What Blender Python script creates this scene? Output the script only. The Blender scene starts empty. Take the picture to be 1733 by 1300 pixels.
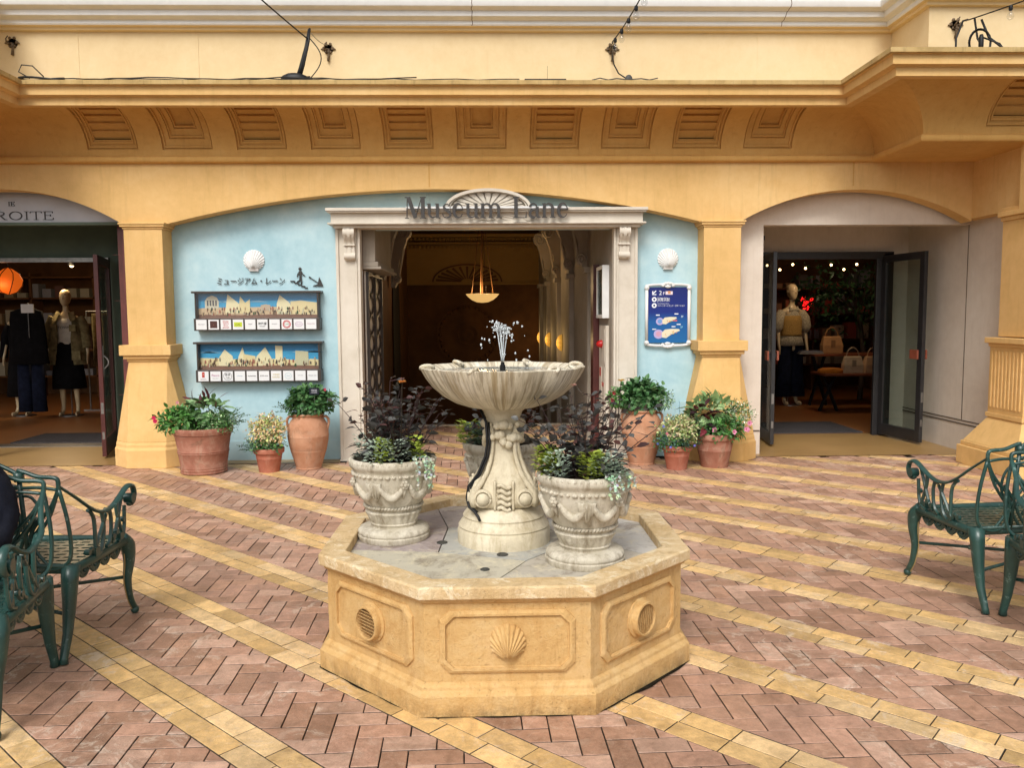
import bpy, bmesh, math, random
from mathutils import Vector, Matrix, Euler, noise
R=math.radians; PI=math.pi
S=bpy.context.scene
# ---------------------------------------------------------------- camera
YAW,PITCH,ROLL=0.0257,0.0844,-0.0068
cd=bpy.data.cameras.new("camera"); cam=bpy.data.objects.new("camera",cd); S.collection.objects.link(cam)
fw=Vector((math.sin(YAW)*math.cos(PITCH),math.cos(YAW)*math.cos(PITCH),-math.sin(PITCH)))
rt=Vector((math.cos(YAW),-math.sin(YAW),0)); up=rt.cross(fw)
r2=rt*math.cos(ROLL)+up*math.sin(ROLL); u2=-rt*math.sin(ROLL)+up*math.cos(ROLL)
m3=Matrix((r2,u2,-fw)).transposed().to_4x4(); m3.translation=Vector((0,0,1.55))
cam.matrix_world=m3
cd.sensor_width=36; cd.lens=36*1394.6/1733; cd.clip_start=.05; cd.clip_end=500
S.camera=cam
# ---------------------------------------------------------------- world, sun, exposure
W=bpy.data.worlds.new("World"); S.world=W; W.use_nodes=True
wn=W.node_tree.nodes; wl=W.node_tree.links
bg=wn["Background"]; sky=wn.new("ShaderNodeTexSky"); sky.sky_type='NISHITA'; sky.sun_disc=False
SUN_EL,SUN_AZ=46,196      # azimuth clockwise from +y
sky.sun_elevation=R(SUN_EL); sky.sun_rotation=R(SUN_AZ); sky.dust_density=4; sky.air_density=1.2; sky.ozone_density=1
hs=wn.new("ShaderNodeHueSaturation"); hs.inputs['Saturation'].default_value=.16; hs.inputs['Value'].default_value=1.0
wl.new(sky.outputs[0],hs.inputs['Color']); wl.new(hs.outputs[0],bg.inputs[0]); bg.inputs[1].default_value=.135
sl=bpy.data.lights.new("sun",'SUN'); sl.energy=1.5; sl.angle=R(20); sl.color=(1,.96,.9)
so=bpy.data.objects.new("sun",sl); S.collection.objects.link(so)
az=R(SUN_AZ); el=R(SUN_EL)
sd=Vector((math.sin(az)*math.cos(el),math.cos(az)*math.cos(el),math.sin(el)))
so.rotation_euler=(-sd).to_track_quat('-Z','Y').to_euler(); so.location=sd*30
S.view_settings.view_transform='Standard'; S.view_settings.look='None'; S.view_settings.gamma=1
S.view_settings.exposure=0.3
S.cycles.max_bounces=6; S.cycles.use_denoising=True
try: S.cycles.transparent_max_bounces=12
except Exception: pass
rnd=random.Random(7)
# ---------------------------------------------------------------- materials
def lin(c):
    if isinstance(c,str): c=[int(c[i:i+2],16)/255 for i in (0,2,4)]
    return tuple((x/12.92 if x<=.04045 else ((x+.055)/1.055)**2.4) for x in c[:3])+(1,)
class Mt:
    """small node-graph helper"""
    def __init__(s,name):
        s.m=bpy.data.materials.new(name); s.m.use_nodes=True; s.n=s.m.node_tree.nodes; s.l=s.m.node_tree.links
        s.b=s.n["Principled BSDF"]; s.tc=s.n.new("ShaderNodeTexCoord")
    def val(s,v): return v
    def noise(s,scale,detail=4,rough=.6,vec=(1,1,1),dist=0):
        mp=s.n.new("ShaderNodeMapping"); mp.inputs['Scale'].default_value=vec; s.l.new(s.tc.outputs['Object'],mp.inputs[0])
        t=s.n.new("ShaderNodeTexNoise"); t.inputs['Scale'].default_value=scale; t.inputs['Detail'].default_value=detail
        t.inputs['Roughness'].default_value=rough; t.inputs['Distortion'].default_value=dist; s.l.new(mp.outputs[0],t.inputs[0]); return t.outputs['Fac']
    def ramp(s,fac,stops):
        r=s.n.new("ShaderNodeValToRGB"); e=r.color_ramp.elements
        while len(e)<len(stops): e.new(.5)
        for i,(p,c) in enumerate(stops):
            e[i].position=p; e[i].color=c if len(c)==4 else lin(c)
        s.l.new(fac,r.inputs[0]); return r.outputs[0]
    def mix(s,a,b,fac,mode='MIX'):
        x=s.n.new("ShaderNodeMix"); x.data_type='RGBA'; x.blend_type=mode
        for k,v in ((0,fac),(6,a),(7,b)):
            if isinstance(v,(int,float)): x.inputs[k].default_value=v
            elif isinstance(v,tuple): x.inputs[k].default_value=v
            else: s.l.new(v,x.inputs[k])
        return x.outputs[2]
    def math(s,op,a,b=0,clamp=False):
        x=s.n.new("ShaderNodeMath"); x.operation=op; x.use_clamp=clamp
        for k,v in ((0,a),(1,b)):
            if isinstance(v,(int,float)): x.inputs[k].default_value=v
            else: s.l.new(v,x.inputs[k])
        return x.outputs[0]
    def attr(s,name='Col'):
        a=s.n.new("ShaderNodeVertexColor"); a.layer_name=name; return a.outputs[0]
    def pos(s):
        g=s.n.new("ShaderNodeSeparateXYZ"); s.l.new(s.tc.outputs['Object'],g.inputs[0]); return g.outputs
    def bump(s,h,strength=.3,dist=.01,nrm=None):
        b=s.n.new("ShaderNodeBump"); b.inputs['Strength'].default_value=strength; b.inputs['Distance'].default_value=dist
        s.l.new(h,b.inputs['Height'])
        if nrm: s.l.new(nrm,b.inputs['Normal'])
        s.l.new(b.outputs[0],s.b.inputs['Normal']); return b.outputs[0]
    def done(s,col,rough=.8,spec=.4,metal=0):
        if isinstance(col,(str,tuple)): s.b.inputs['Base Color'].default_value=lin(col) if isinstance(col,str) else col
        else: s.l.new(col,s.b.inputs['Base Color'])
        if isinstance(rough,(int,float)): s.b.inputs['Roughness'].default_value=rough
        else: s.l.new(rough,s.b.inputs['Roughness'])
        s.b.inputs['Specular IOR Level'].default_value=spec; s.b.inputs['Metallic'].default_value=metal
        return s.m
def plaster(name,c1,c2,c3=None,grain=.25,big=.8,rough=.85,streak=0,streakcol='8a6a3a'):
    k=Mt(name)
    n1=k.noise(big,5,.65,(1,1,1),.6); n2=k.noise(9,6,.7)
    f=k.math('ADD',k.math('MULTIPLY',n1,.65),k.math('MULTIPLY',n2,.35))
    col=k.ramp(f,[(.32,c1),(.68,c2)] if not c3 else [(.3,c1),(.5,c2),(.7,c3)])
    if streak:
        sn=k.noise(3.2,6,.7,(6,6,.5)); sf=k.ramp(sn,[(.52,(0,0,0,1)),(.78,(1,1,1,1))])
        col=k.mix(col,lin(streakcol),k.math('MULTIPLY',sf,streak))
    g=k.noise(140,3,.6); g2=k.noise(22,5,.6)
    k.bump(k.math('ADD',g,k.math('MULTIPLY',g2,1.5)),grain,.004)
    return k.done(col,rough,.3)
def plain(name,c,rough=.6,spec=.4,metal=0,var=.06,scale=12,bump=0):
    k=Mt(name); n=k.noise(scale,4); c=lin(c) if isinstance(c,str) else c
    lo=tuple(max(0,x*(1-var*2)) for x in c[:3])+(1,); hi=tuple(min(1,x*(1+var*2)) for x in c[:3])+(1,)
    col=k.ramp(n,[(.3,lo),(.7,hi)])
    if bump: k.bump(k.noise(scale*8,3),bump,.004)
    return k.done(col,rough,spec,metal)
def vcol(name,rough=.6,spec=.4,var=.15,scale=30,bump=0,trans=0,metal=0):
    k=Mt(name); n=k.noise(scale,3); a=k.attr()
    f=k.math('ADD',k.math('MULTIPLY',n,var*2),1-var)
    col=k.mix(a,f,1.0,'MULTIPLY')
    if bump: k.bump(k.noise(scale*3,4),bump,.004)
    m=k.done(col,rough,spec,metal)
    if trans:
        k.b.inputs['Subsurface Weight'].default_value=0
        tr=k.n.new("ShaderNodeBsdfTranslucent"); k.l.new(col,tr.inputs[0]); mx=k.n.new("ShaderNodeMixShader"); mx.inputs[0].default_value=trans
        out=k.n["Material Output"]; k.l.new(k.b.outputs[0],mx.inputs[1]); k.l.new(tr.outputs[0],mx.inputs[2]); k.l.new(mx.outputs[0],out.inputs[0])
    return m
def emit(name,c,st,base=None):
    k=Mt(name); m=k.done(base or c,.5); k.b.inputs['Emission Color'].default_value=lin(c); k.b.inputs['Emission Strength'].default_value=st; return m
YEL=plaster('yellow_plaster','cca464','dcb476','e6c389',.35,.7,.85,.30,'a88346')
YELD=plaster('shaded_yellow_plaster','c39450','cfa15c','d8ae6c',.3,.7,.85,.3,'986d30')  # deeper copy of the yellow plaster, shade of the cove put into its colour
YELC=plaster('capping_plaster','a08658','bfa26c','d3b884',.4,3,.9,.6,'5e4c30')
CREAM=plaster('cream_plaster','d4ba8e','ddc69c','e4cfaa',.15,.6,.85,.10,'c9ab76')
WCOR=plaster('white_cornice_paint','d2d0cd','dedcd9','e6e4e2',.08,.8,.6,.10,'aaa49c')
BLUE=plaster('blue_plaster','96bbc6','adccd4','c4dadd',.15,1.1,.75,.08,'84aab6')
PORTAL=plaster('cream_stone_paint','c0b6a5','cfc6b7','d9d1c3',.1,2,.6,.12,'a3957c')
BEIGE=plaster('beige_plaster','c8bbac','d5c9ba','ded4c7',.3,1.0,.85,.15,'9c8e7e')
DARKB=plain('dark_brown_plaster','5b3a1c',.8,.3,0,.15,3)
OCHI=plaster('ochre_interior_plaster','8a6a38','9c7a42',None,.2,1,.8)
STONEI=plaster('grey_stone_interior','8d8474','a0968a',None,.3,2,.8,.2,'6b6355')
# cast stone for urns and fountain
def caststone(name,c1,c2,c3,dirt,dirtamt,streakscale=(1,1,.25)):
    k=Mt(name)
    n1=k.noise(7,6,.7,(1,1,1),.5); n2=k.noise(16,6,.75,streakscale,.3); n3=k.noise(60,4,.7)
    col=k.ramp(n1,[(.3,c1),(.52,c2),(.72,c3)])
    df=k.ramp(n2,[(.47,(0,0,0,1)),(.68,(1,1,1,1))])
    col=k.mix(col,lin(dirt),k.math('MULTIPLY',df,dirtamt))
    sp=k.ramp(n3,[(.60,(0,0,0,1)),(.74,(1,1,1,1))]); col=k.mix(col,lin('5c5446'),k.math('MULTIPLY',sp,.35))
    k.bump(k.math('ADD',k.noise(90,5,.7),k.math('MULTIPLY',k.noise(25,4),1.2)),.45,.004)
    return k.done(col,.85,.25)
URN=caststone('weathered_cast_stone','aea590','c4bcaa','d8d1c1','6f5f44',.65)
FST=caststone('fountain_cast_stone','bdb198','cfc4aa','ddd3bd','8c7850',.5)
BOWL=caststone('fountain_bowl_stone','b8ad97','cbc1ab','ddd4c0','6e5b3e',.8,(3.5,3.5,.10))
def stucco(name,c1,c2,c3,stain,amt,pale,pamt):
    k=Mt(name); n1=k.noise(3.5,6,.7,(1,1,1),.7); n2=k.noise(26,5,.7); col=k.ramp(k.math('ADD',k.math('MULTIPLY',n1,.7),k.math('MULTIPLY',n2,.3)),[(.34,c1),(.5,c2),(.66,c3)])
    s=k.ramp(k.noise(4.5,6,.75,(3,3,.6),.8),[(.50,(0,0,0,1)),(.66,(1,1,1,1))]); col=k.mix(col,lin(stain),k.math('MULTIPLY',s,amt))
    s2=k.ramp(k.noise(7,6,.8,(1,1,1),1.2),[(.52,(0,0,0,1)),(.62,(1,1,1,1))]); col=k.mix(col,lin(pale),k.math('MULTIPLY',s2,pamt))
    pit=k.ramp(k.noise(85,3,.6),[(.30,(1,1,1,1)),(.35,(0,0,0,1))]); col=k.mix(col,lin('7a5a30'),k.math('MULTIPLY',pit,.3))
    p=k.pos()[2]; gr=k.math('MULTIPLY',k.ramp(k.noise(9,6,.8),[(.42,(0,0,0,1)),(.6,(1,1,1,1))]),k.math('SUBTRACT',1,k.math('MULTIPLY',p,14),True)); col=k.mix(col,lin('4a3820'),k.math('MULTIPLY',gr,.6))
    k.bump(k.math('SUBTRACT',k.math('ADD',k.noise(110,4,.7),k.math('MULTIPLY',k.noise(24,5,.65),1.6)),k.math('MULTIPLY',pit,.5)),.85,.005); return k.done(col,.88,.25)
BASEY=stucco('stained_ochre_stucco','c0965c','cba66e','d3b280','966a34',.30,'dcc494',.22)
RIMY=stucco('pale_stucco_rim','bd9d6c','d0b488','dfc9a2','8a6a40',.4,'ece0c2',.6)
def bowlstone():
    k=Mt('fountain_bowl_stone'); p=k.pos(); an=k.math('ARCTAN2',k.math('SUBTRACT',p[1],3.88),k.math('SUBTRACT',p[0],.056))
    cx=k.n.new("ShaderNodeCombineXYZ"); k.l.new(k.math('MULTIPLY',an,9),cx.inputs[0]); k.l.new(k.math('MULTIPLY',p[2],2.2),cx.inputs[1])
    def an_noise(sc,d=5):
        t=k.n.new("ShaderNodeTexNoise"); t.inputs['Scale'].default_value=sc; t.inputs['Detail'].default_value=d; t.inputs['Roughness'].default_value=.7; t.inputs['Distortion'].default_value=.3; k.l.new(cx.outputs[0],t.inputs[0]); return t.outputs['Fac']
    n=k.noise(6,5,.65); col=k.ramp(n,[(.3,'c2b8a0'),(.5,'d3c9b2'),(.7,'e2dac8')])
    s=k.ramp(an_noise(2.2),[(.46,(0,0,0,1)),(.60,(1,1,1,1))]); col=k.mix(col,lin('77654a'),k.math('MULTIPLY',s,.62))
    s=k.ramp(an_noise(.9,3),[(.52,(0,0,0,1)),(.62,(1,1,1,1))]); col=k.mix(col,lin('9c8250'),k.math('MULTIPLY',s,.45))
    s=k.ramp(an_noise(3.4),[(.60,(0,0,0,1)),(.68,(1,1,1,1))]); col=k.mix(col,lin('f0ead8'),k.math('MULTIPLY',s,.6))
    k.bump(k.math('ADD',k.noise(90,5,.7),an_noise(3)),.4,.004); return k.done(col,.8,.3)
BOWL=bowlstone()
def slabmat():
    k=Mt('fountain_paving_slab'); a=k.attr(); n=k.noise(5,6,.7,(1,1,1),.8); n2=k.noise(30,5,.7)
    col=k.mix(a,lin('6a5a4a'),k.math('MULTIPLY',k.ramp(n,[(.48,(0,0,0,1)),(.62,(1,1,1,1))]),.6))
    col=k.mix(col,lin('ddd2b2'),k.math('MULTIPLY',k.ramp(k.noise(4.3,7,.8,(1,1,1),1.1),[(.5,(0,0,0,1)),(.62,(1,1,1,1))]),.6))
    col=k.mix(col,lin('594a3a'),k.math('MULTIPLY',k.ramp(n2,[(.56,(0,0,0,1)),(.7,(1,1,1,1))]),.4))
    k.bump(n2,.3,.004); return k.done(col,.55,.4)
SLAB=slabmat()
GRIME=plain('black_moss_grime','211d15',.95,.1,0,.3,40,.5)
# terracotta
def terra(name,c1,c2,c3,lime=.35,dark=.25):
    k=Mt(name); n=k.noise(6,5,.65,(1,1,1),.5); col=k.ramp(n,[(.3,c1),(.5,c2),(.7,c3)])
    l=k.ramp(k.noise(11,6,.7,(1,1,.6),1),[(.5,(0,0,0,1)),(.7,(1,1,1,1))]); col=k.mix(col,lin('b59c86'),k.math('MULTIPLY',l,lime))
    d=k.ramp(k.noise(5,5,.7,(1.3,1.3,1),.6),[(.58,(0,0,0,1)),(.7,(1,1,1,1))]); col=k.mix(col,lin('4a4632'),k.math('MULTIPLY',d,dark))
    k.bump(k.noise(60,4),.25,.003); return k.done(col,.85,.25)
TER1=terra('weathered_terracotta','8a5846','9d6a57','ad7e6a',.5,.6)
TER2=terra('clean_terracotta','9c5a44','a86751','b47560',.25,.2)
TER3=terra('pale_terracotta','a77658','b58466','c29476',.45,.35)
SOIL=plain('dark_soil','2a2119',.95,.1,0,.3,40,.6)
LEAF=vcol('leaf_surface',.45,.45,.2,40,0,.18)
PETAL=vcol('petal_surface',.6,.3,.1,40,0,.2)
STEM=vcol('plant_stem_surface',.6,.3,.1)
def chairmat():
    k=Mt('dark_green_cast_metal'); n=k.noise(10,4); col=k.ramp(n,[(.3,'1b3834'),(.7,'2b4e47')])
    n2=k.noise(28,5,.7); w=k.ramp(n2,[(.60,(0,0,0,1)),(.72,(1,1,1,1))]); col=k.mix(col,lin('93aca4'),k.math('MULTIPLY',w,.55))
    k.bump(k.noise(60,3),.12,.003); return k.done(col,.33,.55)
GREEN=chairmat()
GOLDL=plain('worn_gold_line','9a8458',.5)
def brickmat():
    k=Mt('paving_brick'); a=k.attr(); n=k.noise(9,6,.7,(1,1,1),.6); n2=k.noise(45,5,.75); n3=k.noise(2.2,5,.7,(1,1,1),.8)
    col=k.mix(a,k.ramp(k.math('ADD',k.math('MULTIPLY',n,.6),k.math('MULTIPLY',k.noise(30,5,.8),.4)),[(.36,(.62,.60,.58,1)),(.64,(1.22,1.22,1.22,1))]),1.0,'MULTIPLY')
    e=k.math('MULTIPLY',k.ramp(n2,[(.48,(0,0,0,1)),(.72,(1,1,1,1))]),k.ramp(n3,[(.42,(.1,.1,.1,1)),(.68,(1,1,1,1))]))
    col=k.mix(col,lin('c4aa94'),k.math('MULTIPLY',e,.6))
    d=k.ramp(k.noise(1.3,5,.7,(1,1,1),1),[(.5,(0,0,0,1)),(.75,(1,1,1,1))]); col=k.mix(col,lin('55402e'),k.math('MULTIPLY',d,.33))
    w=k.math('MULTIPLY',k.ramp(k.noise(6,7,.8,(1,1,1),1.6),[(.54,(0,0,0,1)),(.60,(1,1,1,1))]),k.ramp(k.noise(.9,3,.6,(1,1,1),.5),[(.47,(0,0,0,1)),(.60,(1,1,1,1))]))
    col=k.mix(col,lin('dccbb8'),k.math('MULTIPLY',w,.5))
    sp=k.ramp(k.noise(70,3,.7),[(.66,(0,0,0,1)),(.72,(1,1,1,1))]); col=k.mix(col,lin('5a4636'),k.math('MULTIPLY',sp,.5))
    k.bump(k.math('ADD',k.noise(70,5,.7),k.math('MULTIPLY',k.noise(18,4),1.5)),.7,.005)
    r=k.math('ADD',k.math('MULTIPLY',n,.35),.32); return k.done(col,r,.45)
BRICK=brickmat()
MORTAR=plain('dark_mortar','2c261f',.95,.1,0,.35,20,.4)
def woodmat(name,c1,c2,rough=.45,sc=(1.2,60,1)):
    k=Mt(name); n=k.noise(3,5,.6,sc); n2=k.noise(1.5,3); col=k.ramp(k.math('ADD',k.math('MULTIPLY',n,.7),k.math('MULTIPLY',n2,.3)),[(.35,c1),(.65,c2)])
    k.bump(n,.15,.003); return k.done(col,rough,.5)
WOODF=woodmat('worn_board_floor','8a6a3e','b08d58',.35)
WOODD=woodmat('shop_wood_floor','7a4a26','94602f',.35,(1.2,30,1))
REDB=plain('red_brown_tile','6a3630',.45,.5,0,.12,5)
DOORR=plain('dark_red_brown_door','4f2420',.4,.5,0,.1,6)
DOORK=plain('dark_grey_metal','2c2b2c',.35,.5,0,.1,8)
BLACK=plain('black_rubber','0c0c0d',.5,.4,0,.2,20)
DGREY=plain('dark_grey_letter','3d3a38',.45,.5,.3,.1,10)
DBROWN=plain('dark_bronze_frame','3b332e',.4,.5,0,.08,10)
WHITE=plain('white_paint','dcdcda',.45,.5,0,.03,8)
METAL=plain('grey_metal','8c8a86',.35,.5,.8,.1,20)
RUST=plain('rusty_cast_metal','6d5c48',.8,.3,.1,.3,60,.4)
GREENW=plain('dark_green_grey_panel','5e6d5f',.6,.3,0,.08,3)
SIGNG=plain('pale_grey_sign','b9bcc2',.5,.4,0,.04,4)
MAT=plain('grey_floor_mat','4a4748',.95,.1,0,.2,120,.6)
def glass(name,tint=(.8,.85,.85),a=.72):
    k=Mt(name); k.done((*tint,1),.03,.6); tr=k.n.new("ShaderNodeBsdfTransparent"); tr.inputs[0].default_value=(*tint,1)
    mx=k.n.new("ShaderNodeMixShader"); mx.inputs[0].default_value=a; gl=k.n.new("ShaderNodeBsdfGlossy"); gl.inputs['Roughness'].default_value=.02
    lw=k.n.new("ShaderNodeLayerWeight"); lw.inputs[0].default_value=.5
    k.l.new(k.math('ADD',k.math('MULTIPLY',k.math('POWER',lw.outputs['Facing'],4),.6),.05),mx.inputs[0]); k.l.new(tr.outputs[0],mx.inputs[1]); k.l.new(gl.outputs[0],mx.inputs[2]); k.l.new(mx.outputs[0],k.n["Material Output"].inputs[0]); return k.m
GLASS=glass('door_glass',(.75,.8,.78))
CLEARG=glass('clear_board_glass',(.97,.98,.98))
BULBG=glass('bulb_glass',(.95,.95,.95))
VC=vcol('printed_colour',.45,.4,.02,30)
CLOTH=vcol('cloth',.9,.2,.12,60,.3)
MANN=plain('mannequin_ivory','c9b48e',.35,.5,0,.03,8)
def watermat():
    k=Mt('clear_water'); k.done((.85,.9,.88,1),.04,.6); k.b.inputs['Transmission Weight'].default_value=.85; k.b.inputs['IOR'].default_value=1.33
    k.bump(k.noise(30,3,.5,(1,1,1),1),.5,.01); return k.m
WATER=watermat()
DROP=plain('white_water_drops','e6ecee',.08,.8,0,.02,8); DROP.node_tree.nodes["Principled BSDF"].inputs['Transmission Weight'].default_value=.35
# ---------------------------------------------------------------- mesh builder
def cr(pts,k=5):
    """Catmull-Rom smoothing of a 2D or 3D point list"""
    n=len(pts); out=[]
    if n<3: return list(pts)
    for i in range(n-1):
        p0,p1_,p2_,p3_=pts[max(i-1,0)],pts[i],pts[i+1],pts[min(i+2,n-1)]
        for j in range(k):
            t=j/k; out.append(tuple(.5*((2*b)+(-a+c)*t+(2*a-5*b+4*c-d)*t*t+(-a+3*b-3*c+d)*t**3) for a,b,c,d in zip(p0,p1_,p2_,p3_)))
    out.append(tuple(pts[-1])); return out
class MB:
    def __init__(s): s.v=[]; s.f=[]; s.c=[]; s.mi=[]; s.sm=[]; s.col=(1,1,1,1); s.m=0; s.s=False
    def add(s,vs,fs,col=None):
        o=len(s.v); s.v+= [tuple(v) for v in vs]
        for f in fs: s.f.append(tuple(i+o for i in f)); s.c.append(col or s.col); s.mi.append(s.m); s.sm.append(s.s)
        return s
    def box(s,x0,x1,y0,y1,z0,z1,col=None):
        return s.add([(x0,y0,z0),(x1,y0,z0),(x1,y1,z0),(x0,y1,z0),(x0,y0,z1),(x1,y0,z1),(x1,y1,z1),(x0,y1,z1)],
          [(0,3,2,1),(4,5,6,7),(0,1,5,4),(1,2,6,5),(2,3,7,6),(3,0,4,7)],col)
    def prism(s,poly,y0,y1,col=None):
        """poly [(x,z)] counter-clockwise seen from -y, extruded y0(front)..y1"""
        n=len(poly); vs=[(x,y0,z) for x,z in poly]+[(x,y1,z) for x,z in poly]
        fs=[tuple(range(n)),tuple(range(2*n-1,n-1,-1))]+[((i+1)%n,i,i+n,(i+1)%n+n) for i in range(n)]
        return s.add(vs,fs,col)
    def loft(s,rings,closed=True,cap=True,col=None):
        n=len(rings[0]); vs=[p for r in rings for p in r]; fs=[]
        for k in range(len(rings)-1):
            for i in range(n if closed else n-1):
                j=(i+1)%n; fs.append((k*n+i,k*n+j,(k+1)*n+j,(k+1)*n+i))
        if cap: fs.append(tuple(reversed(range(n)))); fs.append(tuple(range((len(rings)-1)*n,len(rings)*n)))
        return s.add(vs,fs,col)
    def lathe(s,prof,c=(0,0,0),seg=32,mod=None,cap=True,col=None,a0=0):
        rings=[]
        for k,(r,z) in enumerate(prof):
            ring=[]
            for i in range(seg):
                a=a0+2*PI*i/seg; rr=r*(mod(a,k,z) if mod else 1)
                ring.append((c[0]+rr*math.cos(a),c[1]+rr*math.sin(a),c[2]+z))
            rings.append(ring)
        return s.loft(rings,True,cap,col)
    def tube(s,pts,r,seg=8,cap=True,col=None,flat=1.0,upv=(0,0,1)):
        pts=[Vector(p) for p in pts]; n=len(pts); rad=r if isinstance(r,(list,tuple)) else [r]*n; rings=[]; nrm=None
        for i,p in enumerate(pts):
            t=(pts[min(i+1,n-1)]-pts[max(i-1,0)])
            if t.length<1e-9: t=Vector((0,0,1))
            t.normalize()
            if nrm is None:
                nrm=Vector(upv)-t*t.dot(Vector(upv))
                if nrm.length<1e-3: nrm=t.orthogonal()
            else: nrm=nrm-t*t.dot(nrm)
            if nrm.length<1e-6: nrm=t.orthogonal()
            nrm.normalize(); b=t.cross(nrm)
            rings.append([tuple(p+(nrm*math.cos(2*PI*k/seg)*flat+b*math.sin(2*PI*k/seg))*rad[i]) for k in range(seg)])
        return s.loft(rings,True,cap,col)
    def ball(s,c,r,seg=10,rings=6,col=None,sc=(1,1,1)):
        pr=[]
        for k in range(rings+1):
            a=PI*k/rings; rr=max(1e-4,math.sin(a))*r
            pr.append([(c[0]+rr*math.cos(2*PI*i/seg)*sc[0],c[1]+rr*math.sin(2*PI*i/seg)*sc[1],c[2]-math.cos(a)*r*sc[2]) for i in range(seg)])
        return s.loft(pr,True,False,col)
    def ribbon(s,pts,w,y0,y1,col=None):
        """variable width stroke in the xz plane"""
        n=len(pts); w=w if isinstance(w,(list,tuple)) else [w]*n; L=[];Rr=[]
        for i in range(n):
            a=pts[max(i-1,0)]; b=pts[min(i+1,n-1)]; dx,dz=b[0]-a[0],b[1]-a[1]; l=math.hypot(dx,dz) or 1
            nx,nz=-dz/l*w[i]/2,dx/l*w[i]/2; L.append((pts[i][0]+nx,pts[i][1]+nz)); Rr.append((pts[i][0]-nx,pts[i][1]-nz))
        vs=[];fs=[]
        for i in range(n): vs+=[(L[i][0],y0,L[i][1]),(Rr[i][0],y0,Rr[i][1]),(Rr[i][0],y1,Rr[i][1]),(L[i][0],y1,L[i][1])]
        for i in range(n-1):
            o=i*4
            for k in range(4): fs.append((o+k,o+(k+1)%4,o+4+(k+1)%4,o+4+k))
        fs.append((3,2,1,0)); o=(n-1)*4; fs.append((o,o+1,o+2,o+3)); return s.add(vs,fs,col)
    def xf(s,M,start=0):
        for i in range(start,len(s.v)): s.v[i]=tuple(M@Vector(s.v[i]))
        return s
    def build(s,name,mat,parent=None,smooth=False,bevel=0,fix=True,autosm=None):
        me=bpy.data.meshes.new(name); me.from_pydata(s.v,[],s.f)
        for m in (mat if isinstance(mat,(list,tuple)) else [mat]): me.materials.append(m)
        if any(s.mi): me.polygons.foreach_set('material_index',s.mi)
        ca=me.color_attributes.new('Col','FLOAT_COLOR','CORNER'); buf=[]
        for p,c in zip(me.polygons,s.c):
            c4=tuple(c)+(1,) if len(c)==3 else tuple(c)
            buf+=list(c4)*p.loop_total
        ca.data.foreach_set('color',buf)
        if smooth: me.polygons.foreach_set('use_smooth',[True]*len(me.polygons))
        me.update()
        if fix:
            bm=bmesh.new(); bm.from_mesh(me); bmesh.ops.recalc_face_normals(bm,faces=bm.faces); bm.to_mesh(me); bm.free()
        if smooth and autosm is not None:
            try: me.set_sharp_from_angle(angle=R(autosm))
            except Exception: pass
        o=bpy.data.objects.new(name,me); S.collection.objects.link(o)
        if parent: o.parent=parent
        if bevel:
            b=o.modifiers.new('bevel','BEVEL'); b.width=bevel; b.segments=2; b.limit_method='ANGLE'; b.angle_limit=R(35); b.harden_normals=False
        return o
def tag(o,label=None,cat=None,group=None,kind=None):
    if label: o['label']=label
    if cat: o['category']=cat
    if group: o['group']=group
    if kind: o['kind']=kind
    return o
def thing(name,label,cat,loc=(0,0,0),rz=0,group=None):
    o=bpy.data.objects.new(name,None); S.collection.objects.link(o); o.location=loc; o.rotation_euler=(0,0,rz); o.empty_display_size=.1
    return tag(o,label,cat,group)
def copy_tree(o,parent=None):
    c=o.copy(); S.collection.objects.link(c); c.parent=parent
    for ch in list(o.children): copy_tree(ch,c)
    return c
def text_mb(mb,txt,x,y,z,size,depth,col,align='CENTER',shear=0,sx=1.0,thin=0):
    cu=bpy.data.curves.new('t','FONT'); cu.body=txt; cu.size=size; cu.extrude=depth/2; cu.align_x=align; cu.shear=shear; cu.resolution_u=3; cu.offset=thin
    o=bpy.data.objects.new('t',cu); S.collection.objects.link(o); dg=bpy.context.evaluated_depsgraph_get(); dg.update()
    me=bpy.data.meshes.new_from_object(o.evaluated_get(dg))
    vs=[(x+v.co.x*sx,y-v.co.z,z+v.co.y) for v in me.vertices]; fs=[tuple(p.vertices) for p in me.polygons]
    mb.add(vs,fs,col); bpy.data.objects.remove(o); bpy.data.curves.remove(cu); bpy.data.meshes.remove(me)
def grid_sheet(x0,x1,y0,y1,z,nx=1,ny=1):
    m=MB(); vs=[(x0+(x1-x0)*i/nx,y0+(y1-y0)*j/ny,z) for j in range(ny+1) for i in range(nx+1)]
    return m.add(vs,[(j*(nx+1)+i,j*(nx+1)+i+1,(j+1)*(nx+1)+i+1,(j+1)*(nx+1)+i) for j in range(ny) for i in range(nx)])
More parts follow.
